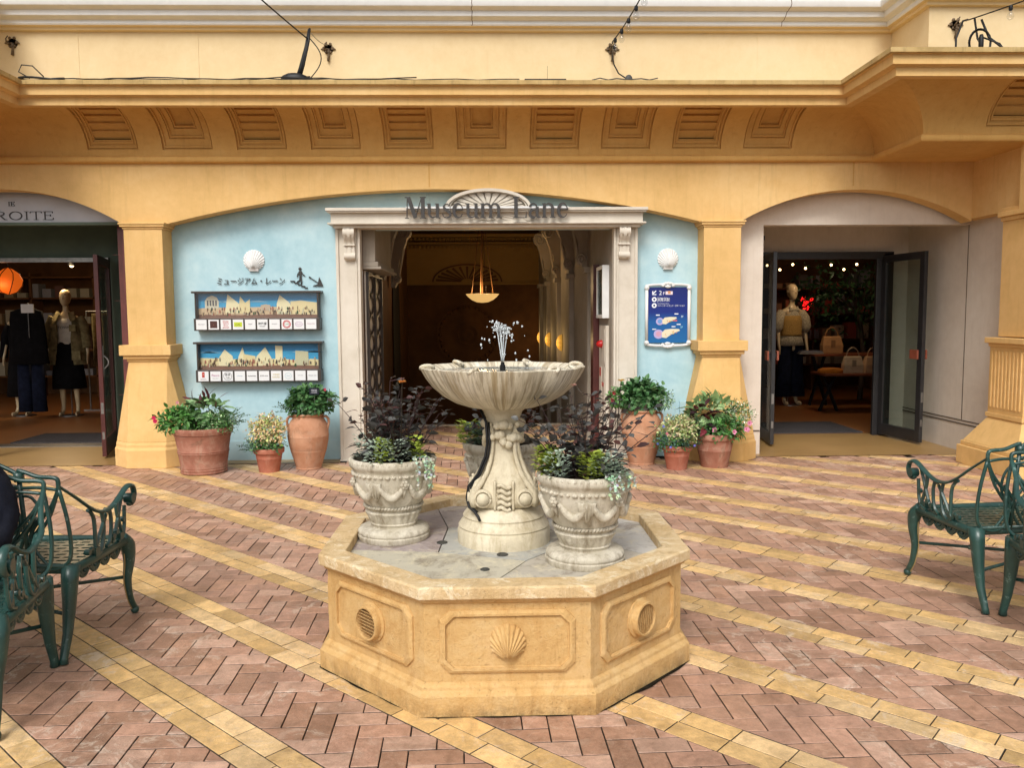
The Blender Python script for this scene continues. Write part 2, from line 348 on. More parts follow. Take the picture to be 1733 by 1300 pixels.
#==MAIN==
# ================================================================ GROUND
g=grid_sheet(-60,60,-60,8.9,-.012,8,8).build('ground',MORTAR); tag(g,'dark mortar ground under the plaza paving','ground',kind='structure')
PA=R(1.8); ca,sa=math.cos(PA),math.sin(PA)
def clip(poly,f):
    out=[]; n=len(poly)
    for i in range(n):
        a,b=poly[i],poly[(i+1)%n]; fa,fb=f(a),f(b)
        if fa>=0: out.append(a)
        if (fa>=0)!=(fb>=0):
            t=fa/(fa-fb); out.append((a[0]+(b[0]-a[0])*t,a[1]+(b[1]-a[1])*t))
    return out
def inset(poly,d):
    n=len(poly); out=[]
    for i in range(n):
        p0,p1,p2=poly[i-1],poly[i],poly[(i+1)%n]
        e1=(p1[0]-p0[0],p1[1]-p0[1]); e2=(p2[0]-p1[0],p2[1]-p1[1]); l1=math.hypot(*e1); l2=math.hypot(*e2)
        if l1<1e-6 or l2<1e-6: return None
        n1=(-e1[1]/l1,e1[0]/l1); n2=(-e2[1]/l2,e2[0]/l2); b=(n1[0]+n2[0],n1[1]+n2[1]); q=b[0]**2+b[1]**2
        if q<.05: return None
        out.append((p1[0]+b[0]*2*d/q,p1[1]+b[1]*2*d/q))
    return out
def area(p): return .5*sum(p[i][0]*p[(i+1)%len(p)][1]-p[(i+1)%len(p)][0]*p[i][1] for i in range(len(p)))
pv=MB(); rb=random.Random(11)
RED=[(.44,.250,.165),(.48,.275,.190),(.385,.215,.140),(.52,.325,.235),(.46,.265,.185)]
YEL_=[(.70,.45,.185),(.74,.49,.215),(.63,.41,.17),(.76,.53,.27)]
def brick(poly,pal):
    if len(poly)<3: return
    if area(poly)<0: poly=poly[::-1]
    cl=[]
    for p in poly:
        if not cl or math.hypot(p[0]-cl[-1][0],p[1]-cl[-1][1])>.004: cl.append(p)
    if len(cl)>2 and math.hypot(cl[0][0]-cl[-1][0],cl[0][1]-cl[-1][1])<=.004: cl.pop()
    if len(cl)<3 or area(cl)<.0007: return
    a=inset(cl,.0021+rb.uniform(0,.0010)); b=inset(cl,.0042)
    if not a or not b or area(b)<.0002: return
    c=rb.choice(pal); k=rb.uniform(.80,1.14); c=tuple(x*k for x in c)
    h=rb.uniform(-.0012,.0012); tx,ty=rb.uniform(-.006,.006),rb.uniform(-.006,.006)
    cx=sum(p[0] for p in a)/len(a); cy=sum(p[1] for p in a)/len(a)
    def P(q,z):
        return (q[0]*ca-q[1]*sa,q[0]*sa+q[1]*ca,z)
    n=len(a); vs=[P(q,-.012) for q in a]+[P(q,-.0018+h) for q in a]+[P(q,h+(q[0]-cx)*tx+(q[1]-cy)*ty) for q in b]
    fs=[tuple(range(2*n,3*n))]+[(i,(i+1)%n,n+(i+1)%n,n+i) for i in range(n)]+[(n+i,n+(i+1)%n,2*n+(i+1)%n,2*n+i) for i in range(n)]
    pv.add(vs,[fs[0]]+fs[n+1:],c); o_=len(pv.v)-len(vs)
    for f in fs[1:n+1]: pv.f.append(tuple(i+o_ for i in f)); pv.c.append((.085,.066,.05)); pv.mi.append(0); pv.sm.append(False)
# paving frame (u,w); stripes run along t=(u-w)/sqrt2, spaced in s=(u+w)/sqrt2
q2=math.sqrt(.5); PER=.589; SU=1.59; YW_=.2; UX0,UX1,UY0,UY1=-7.6,8.2,-.4,11.5
def vis(c):
    x=c[0]*ca-c[1]*sa; y=c[0]*sa+c[1]*ca
    if y<-.3 or y>11.45: return False
    if y>8.75: return -1.62<x<1.42
    return abs(x)<.62*max(y,0)+1.6+ .4
B=.0985
k0=int((-5-SU)/PER)-1; k1=int((14-SU)/PER)+1
for k in range(k0,k1):
    s1=SU+k*PER; s0=s1-YW_; r0=s0-(PER-YW_)        # red band r0..s0, yellow s0..s1
    for row in range(2):
        a=s0+row*.1; L=.214; off=rb.uniform(0,L)
        for i in range(-52,40):
            t0=i*L+off; cc=((a+.05+t0+L/2)*q2,(a+.05-t0-L/2)*q2)
            if not vis(cc): continue
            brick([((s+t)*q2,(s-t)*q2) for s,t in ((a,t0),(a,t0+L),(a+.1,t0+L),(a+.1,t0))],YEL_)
    # herringbone inside the red band, phase restarted on each band
    mid=(r0+s0)/2; 
    # exact herringbone cell set: H at (x,y)=(m*B+2n*B... ) handled below
    u_c,w_c=mid*q2,mid*q2
    for a in range(-95,75):
        for b in range(-3,4):
            # lattice: e1=(B,-B) along the stripe, e2=(2B,2B)
            ox=u_c+a*B+b*2*B; oy=w_c-a*B+b*2*B
            if not vis((ox,oy)): continue
            for Q in ([(ox,oy),(ox+2*B,oy),(ox+2*B,oy+B),(ox,oy+B)],[(ox,oy-2*B),(ox+B,oy-2*B),(ox+B,oy),(ox,oy)]):
                P=clip(Q,lambda p:(p[0]+p[1])*q2-r0); P=clip(P,lambda p:s0-(p[0]+p[1])*q2) if P else P
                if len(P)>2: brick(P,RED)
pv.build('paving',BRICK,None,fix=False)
tag(bpy.data.objects['paving'],'red herringbone brick paving with diagonal double rows of yellow bricks','paving',kind='structure')
o=grid_sheet(-9,-1.6,8.62,10.14,.006).build('wood_floor',WOODF); tag(o,'worn yellow brown board floor before the left shop','floor',kind='structure')
o=grid_sheet(2.6,8,8.70,10.3,.006).build('wood_floor',WOODF); tag(o,'worn yellow brown board floor before the right shop','floor',kind='structure')
o=grid_sheet(-12,-3.6,10.14,17,.008).build('shop_floor',WOODD); tag(o,'orange brown floor inside the left clothes shop','floor',kind='structure')
o=grid_sheet(2.6,9,10.3,17,.008).build('shop_floor',WOODD); tag(o,'dark wood floor inside the right clothes shop','floor',kind='structure')
# ================================================================ BUILDING
BLD=thing('arcade_building','yellow plastered shopping arcade with three arches, coved cornice and cream upper wall','building')
def part(mb,name,mat,parent=None,**k): return mb.build(name,mat,parent or BLD,**k)
# --- arch wall
YF=8.62
def arcpts(xa,xb,zs,za,n=36):
    hw=(xb-xa)/2; h=za-zs; rr=(hw*hw+h*h)/(2*h); cx=(xa+xb)/2; cz=za-rr; a=math.asin(hw/rr)
    return [(cx+rr*math.sin(-a+2*a*i/n),cz+rr*math.cos(-a+2*a*i/n)) for i in range(n+1)]
AR_M=arcpts(-3.30,2.212,2.495,2.838,48); AR_R=arcpts(2.625,5.03,2.505,2.822,36); AR_L=arcpts(-6.19,-3.76,2.505,2.85,36)
def archwall(arc,x0,x1,mb,ztop=3.20,y0=YF,y1=YF+.2):
    pts=[(x0,2.49 if arc[0][0]>x0 else arc[0][1])]+arc+[(x1,2.49)]
    P=[(x0,2.49)]+arc+[(x1,2.49)]
    n=len(P); vs=[(x,y0,z) for x,z in P]+[(x,y0,ztop) for x,z in P]+[(x,y1,z) for x,z in P]+[(x,y1,ztop) for x,z in P]
    fs=[]
    for i in range(n-1):
        if P[i+1][0]-P[i][0]>1e-5: fs.append((i,i+1,n+i+1,n+i)); fs.append((2*n+i+1,2*n+i,3*n+i,3*n+i+1))
        fs.append((i+1,i,2*n+i,2*n+i+1))
    mb.add(vs,fs)
mb=MB(); archwall(AR_L,-7.5,-3.53,mb); archwall(AR_M,-3.53,2.417,mb); archwall(AR_R,2.417,5.05,mb)
part(mb,'arch_wall',YEL)
mb=MB()
for x in (-.62,3.78): mb.box(x,x+.012,YF-.004,YF+.01,2.86,3.10)
part(mb,'joint_strip',YELD)
mb=MB(); mb.box(5.05,5.25,7.72,8.82,2.52,3.20); mb.box(4.97,7.4,7.60,7.72,2.50,3.20); mb.box(-7.2,-6.3,7.6,8.62,2.5,3.2); part(mb,'return_wall',YEL)
# --- swept mouldings
def path(d,full=True):
    return [(-9,7.62-d),(-4.96+d,7.62-d),(-4.96+d,8.60-d),(3.985-d,8.60-d),(3.985-d,7.62-d),(8.5,7.62-d)]
def sweep(prof,name,mat,smooth=False,segs=range(5),cap=True,bevel=0):
    mb=MB(); rings=[]
    for k in range(6): rings.append([ (path(d)[k][0],path(d)[k][1],z) for d,z in prof])
    n=len(prof); vs=[p for r in rings for p in r]; fs=[]
    for k in segs:
        for i in range(n-1): fs.append((k*n+i,(k+1)*n+i,(k+1)*n+i+1,k*n+i+1))
    mb.add(vs,fs); return part(mb,name,mat,smooth=smooth,autosm=35 if smooth else None)
tor=[(0,3.10)]+[(.012+.030*math.sin(a),3.135-.034*math.cos(a)) for a in [PI*i/10 for i in range(11)]]+[(0,3.175)]
sweep(tor,'torus_moulding',YELD,True)
sweep([(0,3.10),(-1.05,3.10)],'soffit',YELD)
CR,CH=.50,.385; CZ=3.172
def cove(t,dep=0):   # t 0..pi/2 ; dep into the wall
    d=CR*(1-math.cos(t)); z=CZ+CH*math.sin(t)
    nx,nz=math.cos(t),-math.sin(t)           # towards the room & down
    l=math.hypot(CR*math.sin(t),CH*math.cos(t)); tx,tz=CR*math.sin(t)/l,CH*math.cos(t)/l
    return d-dep*tz, z+dep*tx
TN=14
COF=[-3.793,-3.045,-2.297,-1.551,-.812,-.07,.669,1.40,2.132,2.868]; CW=.252
T0=.16; T1=1.42
def cx_of(d,k): return None
mbc=MB()
def cove_rect(xa,xb,ta,tb,nt=10):
    ts=[ta+(tb-ta)*i/nt for i in range(nt+1)]; vs=[]; fs=[]
    for t in ts:
        d,z=cove(t); 
        x0=xa if xa is not None else -4.96+d; x1=xb if xb is not None else 3.985-d
        vs+=[(x0,8.60-d,z),(x1,8.60-d,z)]
    fs=[(2*i,2*i+1,2*i+3,2*i+2) for i in range(nt)]; mbc.add(vs,fs)
edges=[None]
for c in COF: edges+=[c-CW,c+CW]
edges.append(None)
for i in range(0,len(edges),2): cove_rect(edges[i],edges[i+1],0,PI/2,12)
for c in COF: cove_rect(c-CW,c+CW,0,T0,2); cove_rect(c-CW,c+CW,T1,PI/2,2)
cf=part(mbc,'cove',YELD,smooth=True,autosm=40)
# other cove segments (left return, right return, projecting parts)
prof=[cove(PI/2*i/14) for i in range(15)]
sweep([(d,z) for d,z in prof],'cove_return',YELD,True,segs=(0,1,3))
mbc=MB()
def cove_rect2(xa,xb,ta,tb,nt=12):
    vs=[]
    for i in range(nt+1):
        d,z=cove(ta+(tb-ta)*i/nt); vs+=[(xa if xa is not None else 3.985-d,7.62-d,z),(xb,7.62-d,z)]
    mbc.add(vs,[(2*i,2*i+1,2*i+3,2*i+2) for i in range(nt)])
CQ=4.81
cove_rect2(None,CQ-CW,0,PI/2); cove_rect2(CQ+CW,8.5,0,PI/2); cove_rect2(CQ-CW,CQ+CW,0,T0,2); cove_rect2(CQ-CW,CQ+CW,T1,PI/2,2)
part(mbc,'projecting_cove',YELD,smooth=True,autosm=40)
def coffer(c,kind,seg='mid',YB=8.60,face=1):
    m=MB(); NT=8
    def S_(x,t,dep):
        d,z=cove(t,dep); return (x,YB-d,z)
    # nested rectangles (x half width, t0, t1, depth)
    seq=[(0,.016),(.014,.003),(.026,.022),(.044,.010),(.056,.030),(.068,.032)] if kind=='slat' else [(0,.018),(.014,.004),(.026,.024),(.068,.024),(.074,.040),(.084,.026),(.094,.044),(.132,.044),(.138,.060),(.148,.046),(.158,.062)]
    lev=[(CW-i_,T0+i_*3.3,T1-i_*1.3,d_) for i_,d_ in seq]
    def strip(xa,xb,ta,tb,dep):
        vs=[]; 
        for i in range(NT+1):
            t=ta+(tb-ta)*i/NT; vs+=[S_(xa,t,dep),S_(xb,t,dep)]
        m.add(vs,[(2*i,2*i+1,2*i+3,2*i+2) for i in range(NT)])
    def wallx(x,ta,tb,d0,d1):
        vs=[]
        for i in range(NT+1):
            t=ta+(tb-ta)*i/NT; vs+=[S_(x,t,d0),S_(x,t,d1)]
        m.add(vs,[(2*i,2*i+1,2*i+3,2*i+2) for i in range(NT)])
    def wallt(xa,xb,t,d0,d1): m.add([S_(xa,t,d0),S_(xb,t,d0),S_(xb,t,d1),S_(xa,t,d1)],[(0,1,2,3)])
    pd=0
    for k in range(len(lev)):
        h,ta,tb,dep=lev[k]; dep=dep+.012
        wallx(c-h,ta,tb,pd,dep); wallx(c+h,ta,tb,pd,dep); wallt(c-h,c+h,ta,pd,dep); wallt(c-h,c+h,tb,pd,dep)
        if k<len(lev)-1:
            h2,ta2,tb2,_=lev[k+1]
            strip(c-h,c-h2,ta,tb,dep); strip(c+h2,c+h,ta,tb,dep)
            strip(c-h2,c+h2,ta,ta2,dep); strip(c-h2,c+h2,tb2,tb,dep)
        pd=dep
    h,ta,tb,dep=lev[-1]; dep+=.012
    if kind=='slat':
        ns=5
        for i in range(ns):
            a=ta+(tb-ta)*i/ns; b=ta+(tb-ta)*(i+1)/ns
            m.add([S_(c-h,a,dep+.024),S_(c+h,a,dep+.024),S_(c+h,b,dep),S_(c-h,b,dep)],[(0,1,2,3)])
            wallt(c-h,c+h,b,dep,dep+.024)
            wallx(c-h,a,b,dep,dep+.032); wallx(c+h,a,b,dep,dep+.032)
    else: 
        strip(c-h,c+h,ta,tb,dep+.012); wallx(c-h,ta,tb,dep,dep+.012); wallx(c+h,ta,tb,dep,dep+.012); wallt(c-h,c+h,ta,dep,dep+.012)
    return m.build('coffer',YELD,BLD,fix=False)
for i,c in enumerate(COF): coffer(c,'slat' if i%2==0 else 'square')
coffer(CQ,'slat',YB=7.62)
sweep([(.44,3.545),(.53,3.545),(.53,3.612),(.55,3.622),(.585,3.628),(.585,3.704),(.60,3.712)],'cornice_fascia',YEL)
sweep([(.60,3.712),(.628,3.714),(.63,3.752),(.0,3.785),(-.14,3.79)],'cornice_capping',YELC)
# --- upper wall
def path2(d): return [(-9,7.96-d),(-5.01+d,7.96-d),(-5.01+d,8.70-d),(4.18-d,8.70-d),(4.18-d,7.96-d),(9,7.96-d)]
def sweep2(prof,name,mat,smooth=False):
    mb=MB(); rings=[[(path2(d)[k][0],path2(d)[k][1],z) for d,z in prof] for k in range(6)]
    n=len(prof); fs=[]
    for k in range(5):
        for i in range(n-1): fs.append((k*n+i,(k+1)*n+i,(k+1)*n+i+1,k*n+i+1))
    mb.add([p for r in rings for p in r],fs); return part(mb,name,mat,smooth=smooth,autosm=30)
sweep2([(0,3.70),(0,4.46)],'upper_wall',CREAM)
sweep2([(0,4.425),(.045,4.43),(.05,4.455),(.09,4.462)],'upper_frieze',CREAM)
sweep2([(.09,4.462),(.10,4.475),(.10,4.505),(.115,4.512),(.135,4.517),(.16,4.535),(.165,4.56),(.165,4.583),(.18,4.59),(.20,4.594),(.225,4.61),(.235,4.635),(.235,4.668),(.20,4.70),(-.3,4.72)],'roof_cornice',WCOR,True)
RCP=[(.09,4.462),(.10,4.475),(.10,4.505),(.115,4.512),(.135,4.517),(.16,4.535),(.165,4.56),(.165,4.583),(.18,4.59),(.20,4.594),(.225,4.61),(.235,4.635),(.235,4.668),(.20,4.70)]
for xs_ in (-.16,3.02):
    mb=MB(); jit=random.Random(int(xs_*10)); off=[jit.uniform(-.006,.006)+(.03*(i-7)/7 if xs_>1 else 0) for i in range(len(RCP))]
    for i in range(len(RCP)-1):
        (d0,z0_),(d1,z1_)=RCP[i],RCP[i+1]; a_,b_=xs_+off[i],xs_+off[i+1]
        mb.add([(a_,8.70-d0-.002,z0_-.001),(a_+.006,8.70-d0-.002,z0_-.001),(b_+.006,8.70-d1-.002,z1_-.001),(b_,8.70-d1-.002,z1_-.001)],[(0,1,2,3)])
    part(mb,'cornice_crack',DARKB,fix=False)
mb=MB()
for x in (-4.15,-2.95,-.02,2.78): mb.box(x,x+.014,8.696,8.70,3.79,4.425)
part(mb,'upper_joint_strip',CREAM)
mb=MB(); mb.box(-9,9,8.9,17.3,3.9,4.3); part(mb,'roof_deck',DARKB)
# --- pillars
def main_pillar(xc):
    y=YF
    m=MB(); m.box(xc-.195,xc+.195,y-.035,y+.23,1.255,2.44); sh=m.build('pillar',YEL,BLD,bevel=.006)
    m=MB()
    for (h,a,b,f) in ((.205,2.44,2.462,.045),(.225,2.462,2.485,.062),(.235,2.485,2.505,.072)): m.box(xc-h,xc+h,y-f,y+.225,a,b)
    m.build('pillar_cap',YEL,sh,bevel=.005)
    m=MB(); m.box(xc-.262,xc+.262,y-.115,y+.225,1.155,1.262); m.box(xc-.235,xc+.235,y-.085,y+.225,1.118,1.155); m.box(xc-.21,xc+.21,y-.058,y+.225,1.09,1.118); m.build('pillar_band',YEL,sh,bevel=.006)
    def ring(f,o,yf,ys,z): return [(xc-f,yf,z),(xc+f,yf,z),(xc+o,ys,z),(xc+o,y+.22,z),(xc-o,y+.22,z),(xc-o,ys,z)]
    m=MB(); m.loft([ring(.197,.375,y-.155,y+.0,.265),ring(.193,.20,y-.045,y-.04,1.09)]); m.build('pillar_skirt',YEL,sh,bevel=.006)
    m=MB(); m.loft([ring(.2,.40,y-.19,y+.0,0),ring(.2,.40,y-.19,y+.0,.185),ring(.198,.385,y-.17,y+.0,.21),ring(.198,.385,y-.17,y+.0,.235),ring(.197,.375,y-.155,y+.0,.265)])
    m.build('pillar_base',YEL,sh,bevel=.006)
main_pillar(-3.53); main_pillar(2.417)
# right projecting pillar
xc=5.235; m=MB(); m.box(xc-.225,xc+.225,7.60,8.02,1.30,2.42); sh=m.build('fluted_pillar',YEL,BLD,bevel=.006)
m=MB(); m.box(xc-.24,xc+.24,7.585,8.03,2.42,2.46); m.box(xc-.265,xc+.265,7.56,8.05,2.46,2.505); m.box(xc-.235,xc+.235,7.59,8.03,2.505,2.55); m.build('pillar_cap',YEL,sh,bevel=.005)
m=MB(); m.box(xc-.30,xc+.30,7.50,8.12,1.235,1.29); m.box(xc-.27,xc+.27,7.53,8.10,1.20,1.235); m.build('pillar_band',YEL,sh,bevel=.006)
m=MB(); m.box(xc-.25,xc+.25,7.55,8.10,.545,1.20)
for i in range(9):
    yy=7.60+.45*i/8
    m.box(xc-.262,xc-.25,yy-.012,yy+.012,.60,1.16)
for i in range(9):
    xx=xc-.2+.4*i/8; m.box(xx-.012,xx+.012,7.538,7.55,.60,1.16)
m.box(xc-.268,xc+.268,7.532,8.11,.50,.545); m.build('fluted_block',YEL,sh,bevel=.003)
m=MB(); m.loft([[(xc-h,8.1-k-.0 if 0 else 7.82-k,z),(xc+h,7.82-k,z),(xc+h,7.82+k,z),(xc-h,7.82+k,z)] for h,k,z in ((.40,.44,.235),(.25,.27,.50))]); m.build('pillar_skirt',YEL,sh,bevel=.006)
m=MB(); m.box(xc-.44,xc+.44,7.35,8.30,0,.19); m.box(xc-.415,xc+.415,7.37,8.275,.19,.235); m.build('pillar_base',YEL,sh,bevel=.008)
# --- blue wall
YB=8.84; m=MB()
m.box(-3.6,-1.42,YB,YB+.2,0,2.95); m.box(1.38,2.55,YB,YB+.2,0,2.95); m.box(-1.42,1.38,YB,YB+.2,2.46,2.95)
part(m,'blue_wall',BLUE)
m=MB(); m.box(-3.35,-1.6,YB-.012,YB,0,.212); m.box(1.56,2.05,YB-.012,YB,0,.212); m.box(-.66,-.635,YB-.006,YB,2.66,2.9); part(m,'blue_plinth',BLUE,bevel=.003)
m=MB()   # small access hatch
for a in ((1.80,1.815,.33,.70),(1.985,2.0,.33,.70),(1.815,1.985,.685,.70)): m.box(a[0],a[1],YB-.008,YB,a[2],a[3])
part(m,'wall_hatch',BLUE)
m=MB(); m.box(2.04,2.15,YB-.03,YB,.45,.60); part(m,'wall_socket',BLUE,bevel=.004)
# --- portal
m=MB()
for sx,xo,xi in ((-1,-1.605,-1.352),(1,1.558,1.305)):
    a,b=min(xo,xi),max(xo,xi)
    m.box(a,b,8.735,8.86,0,2.45)
    m.box(min(xo,xo-sx*.03),max(xo,xo-sx*.03),8.715,8.735,0,2.45)
    m.box(min(xi,xi+sx*.022),max(xi,xi+sx*.022),8.715,8.735,0,2.45)
    m.box(min(xi+sx*.035,xi+sx*.055),max(xi+sx*.035,xi+sx*.055),8.722,8.735,0,2.45)
    m.box(min(xo,xi)-.006,max(xo,xi)+.006,8.705,8.86,0,.02)
part(m,'portal_frame',PORTAL,bevel=.004)
m=MB(); xL,xR=-1.66,1.622
m.box(xL+.03,xR-.03,8.62,8.86,2.50,2.60); m.box(xL,xR,8.57,8.86,2.60,2.615); m.box(xL-.012,xR+.012,8.555,8.86,2.615,2.645)
m.box(xL,xR,8.585,8.86,2.482,2.50); m.box(xL+.05,xR-.05,8.64,8.86,2.45,2.482)
por=m.build('portal_lintel',PORTAL,BLD,bevel=.003)
def corbel(xc):
    m=MB(); y0=8.735
    prof=[(0,2.45),(-.10,2.45),(-.115,2.42),(-.115,2.385),(-.10,2.35),(-.075,2.325),(-.055,2.30),(-.05,2.27),(-.055,2.25),(-.05,2.22),(-.05,2.19),(-.058,2.165),(-.055,2.14),(-.04,2.125),(0,2.12)]
    w=.052
    for xa,xb,s in ((xc-w,xc-w*.62,1),(xc-w*.62,xc-w*.3,.9),(xc-w*.3,xc+w*.3,1.06),(xc+w*.3,xc+w*.62,.9),(xc+w*.62,xc+w,1)):
        m.loft([[(x,y0+d*s,z) for d,z in prof] for x in (xa,xb)])
    for z,r,d in ((2.405,.048,-.075),(2.165,.034,-.035)):
        m.tube([(xc-w-.006,y0+d,z),(xc+w+.006,y0+d,z)],r,14)
    m.box(xc-w-.008,xc+w+.008,y0-.075,y0,2.272,2.284)
    m.build('corbel',PORTAL,por,smooth=True,autosm=40)
corbel(-1.455); corbel(1.41)
# fan pediment
m=MB(); fx,fz,fy=-.012,2.645,8.60; RX,RZ=.44,.185
def el(a,s=1.0): return (fx+RX*s*math.cos(a),fz+RZ*s*math.sin(a))
N=40
m.ribbon([el(PI*i/N,.97) for i in range(N+1)],.030,fy-.03,YB)
m.ribbon([el(PI*i/N,.90) for i in range(N+1)],.014,fy-.01,YB)
m.prism([el(PI*i/N,.9) for i in range(N+1)],fy+.05,YB)
NR=13
for i in range(NR):
    a0=PI*(i+.12)/NR; a1=PI*(i+.88)/NR
    m.prism([(fx+.02*math.cos(a0),fz),el(a0,.83),el((a0+a1)/2,.86),el(a1,.83),(fx+.02*math.cos(a1),fz)],fy+.015,fy+.05)
part(m,'fan_pediment',PORTAL,por)
m=MB()   # lower mirrored fan relief on the lintel face
for i in range(11):
    a=PI+PI*(i+.5)/11
    m.ribbon([(fx+.10*math.cos(a),2.60+.03*math.sin(a)),(fx+.36*math.cos(a),2.60+.088*math.sin(a))],[.008,.016],8.612,8.62)
m.ribbon([(fx-.46+.02*i,2.555+.035*math.sin(i*.55)) for i in range(6)],.014,8.610,8.62)
m.ribbon([(fx+.36+.02*i,2.555-.035*math.sin(i*.55)) for i in range(6)],.014,8.610,8.62)
m.ribbon([(fx+.12*math.cos(PI+PI*i/12),2.60+.075*math.sin(PI+PI*i/12)) for i in range(13)],.012,8.608,8.62)
part(m,'fan_relief',PORTAL,por)
# --- lettering helpers (Didone-like, variable width strokes) unit = x-height
def arcp(cx,cz,rx,rz,a0,a1,n=16): return [(cx+rx*math.cos(R(a0+(a1-a0)*i/n)),cz+rz*math.sin(R(a0+(a1-a0)*i/n))) for i in range(n+1)]
def G_(ch):
    T=.21;H=.05
    if ch=='M': return 1.55,[([(.02,0),(.30,0)],H),([(.16,0),(.20,1.42)],.06),([(.02,1.42),(.40,1.42)],H),([(.28,1.42),(.76,.02)],.27),([(.74,.03),(1.22,1.42)],.05),([(1.30,0),(1.30,1.42)],.25),([(1.08,0),(1.52,0)],H),([(1.10,1.42),(1.52,1.42)],H)]
    if ch=='L': return 1.12,[([(.28,0),(.28,1.42)],.25),([(.05,1.42),(.54,1.42)],H),([(.05,.01),(1.02,.01)],H),([(.99,.0),(1.03,.42)],[.10,.03])]
    if ch=='u': return 1.05,[([(.02,.97),(.28,.97)],H),([(.2,1),(.2,.32)],T),(arcp(.47,.32,.28,.28,180,345),[T-.02-.012*i for i in range(17)]),([(.60,.97),(.80,.97)],H),([(.78,1),(.78,0)],T),([(.78,.02),(.98,.02)],H)]
    if ch=='n': return 1.10,[([(.02,.97),(.22,.97)],H),([(.2,1),(.2,0)],T),([(.02,.02),(.40,.02)],H),(arcp(.50,.66,.29,.30,170,0),[.05+.0095*i for i in range(17)]),([(.79,.68),(.79,0)],T),([(.60,.02),(.99,.02)],H)]
    if ch=='m': return 1.68,[([(.02,.97),(.22,.97)],H),([(.2,1),(.2,0)],T),([(.02,.02),(.40,.02)],H),(arcp(.49,.66,.28,.30,170,0),[.05+.0095*i for i in range(17)]),([(.77,.68),(.77,0)],T),([(.60,.02),(.96,.02)],H),(arcp(1.06,.66,.28,.30,170,0),[.05+.0095*i for i in range(17)]),([(1.34,.68),(1.34,0)],T),([(1.17,.02),(1.55,.02)],H)]
    if ch=='e': return .92,[(arcp(.44,.5,.32,.47,5,330,28),[.06+.17*max(0,math.sin(PI*min(1,max(0,(i-4)/20)))) for i in range(29)]),([(.16,.55),(.78,.55)],.045)]
    if ch=='a': return .98,[(arcp(.40,.70,.25,.26,165,10),[.16-.005*i for i in range(17)]),([(.67,.75),(.67,.18),(.74,.04),(.92,.04)],[T,T,.16,.05]),(arcp(.40,.28,.24,.26,60,330),[.05]*3+[.19]*11+[.06]*3)]
    if ch=='s': return .78,[([(.64,.72),(.60,.88),(.44,.96),(.27,.93),(.18,.80),(.22,.66),(.40,.53),(.58,.40),(.66,.24),(.58,.08),(.40,.01),(.22,.05),(.13,.16),(.10,.30)],[.05,.06,.07,.09,.13,.18,.21,.21,.17,.10,.07,.06,.06,.05])]
    if ch=='R': return 1.35,[([(.28,0),(.28,1.42)],.17),([(.05,1.42),(.5,1.42)],H),([(.05,.02),(.5,.02)],H),([(.4,1.40),(.75,1.38),(.98,1.22),(1.0,1.05),(.88,.82),(.6,.72),(.36,.72)],[.06,.07,.13,.17,.13,.07,.06]),([(.62,.72),(1.05,.05),(1.28,.03)],[.17,.15,.05])]
    if ch=='O': return 1.5,[(arcp(.75,.71,.58,.69,0,360,28),[.11+.07*abs(math.cos(2*PI*i/28)) for i in range(29)])]
    if ch=='I': return .62,[([(.31,0),(.31,1.42)],.17),([(.08,1.42),(.54,1.42)],H),([(.08,.02),(.54,.02)],H)]
    if ch=='T': return 1.2,[([(.6,0),(.6,1.42)],.17),([(.06,1.40),(1.14,1.40)],.06),([(.36,.02),(.84,.02)],H),([(.07,1.42),(.04,1.12)],[.08,.03]),([(1.13,1.42),(1.16,1.12)],[.08,.03])]
    if ch=='E': return 1.18,[([(.26,0),(.26,1.42)],.17),([(.05,1.40),(1.0,1.40)],.06),([(.05,.02),(1.05,.02)],.06),([(.3,.74),(.8,.74)],.05),([(.99,1.42),(1.02,1.12)],[.08,.03]),([(1.04,0),(1.08,.34)],[.08,.03]),([(.8,.9),(.8,.58)],.04)]
    if ch=='D': return 1.4,[([(.28,0),(.28,1.42)],.17),([(.05,1.40),(.6,1.40),(1.0,1.25),(1.2,.95),(1.22,.5),(1.0,.15),(.6,.02),(.05,.02)],[.05,.07,.12,.17,.17,.12,.07,.05])]
    return .62,[]
def letters(mb,txt,x0,x1,z,xh,y,dep,col=None):
    tot=sum(G_(c)[0] for c in txt); k=(x1-x0)/tot; x=x0
    for ch in txt:
        a,st=G_(ch)
        for i,(p,w) in enumerate(st):
            ww=[q*xh for q in w] if isinstance(w,list) else w*xh
            mb.ribbon([(x+px*k,z+pz*xh) for px,pz in p],ww,y-.0012*(i+1),y+dep,col)
        x+=a*k
m=MB(); letters(m,'Museum Lane',-.862,.822,2.535,.146,8.525,.025)
ml=m.build('wall_lettering',DGREY); tag(ml,'dark grey metal lettering reading Museum Lane above the portal','lettering')
m=MB(); m.box(-.85,.81,8.535,8.548,2.632,2.652); mr=m.build('lintel_highlight_bar',WHITE,ml)  # white bar standing in for the brighter lit top face of the lintel
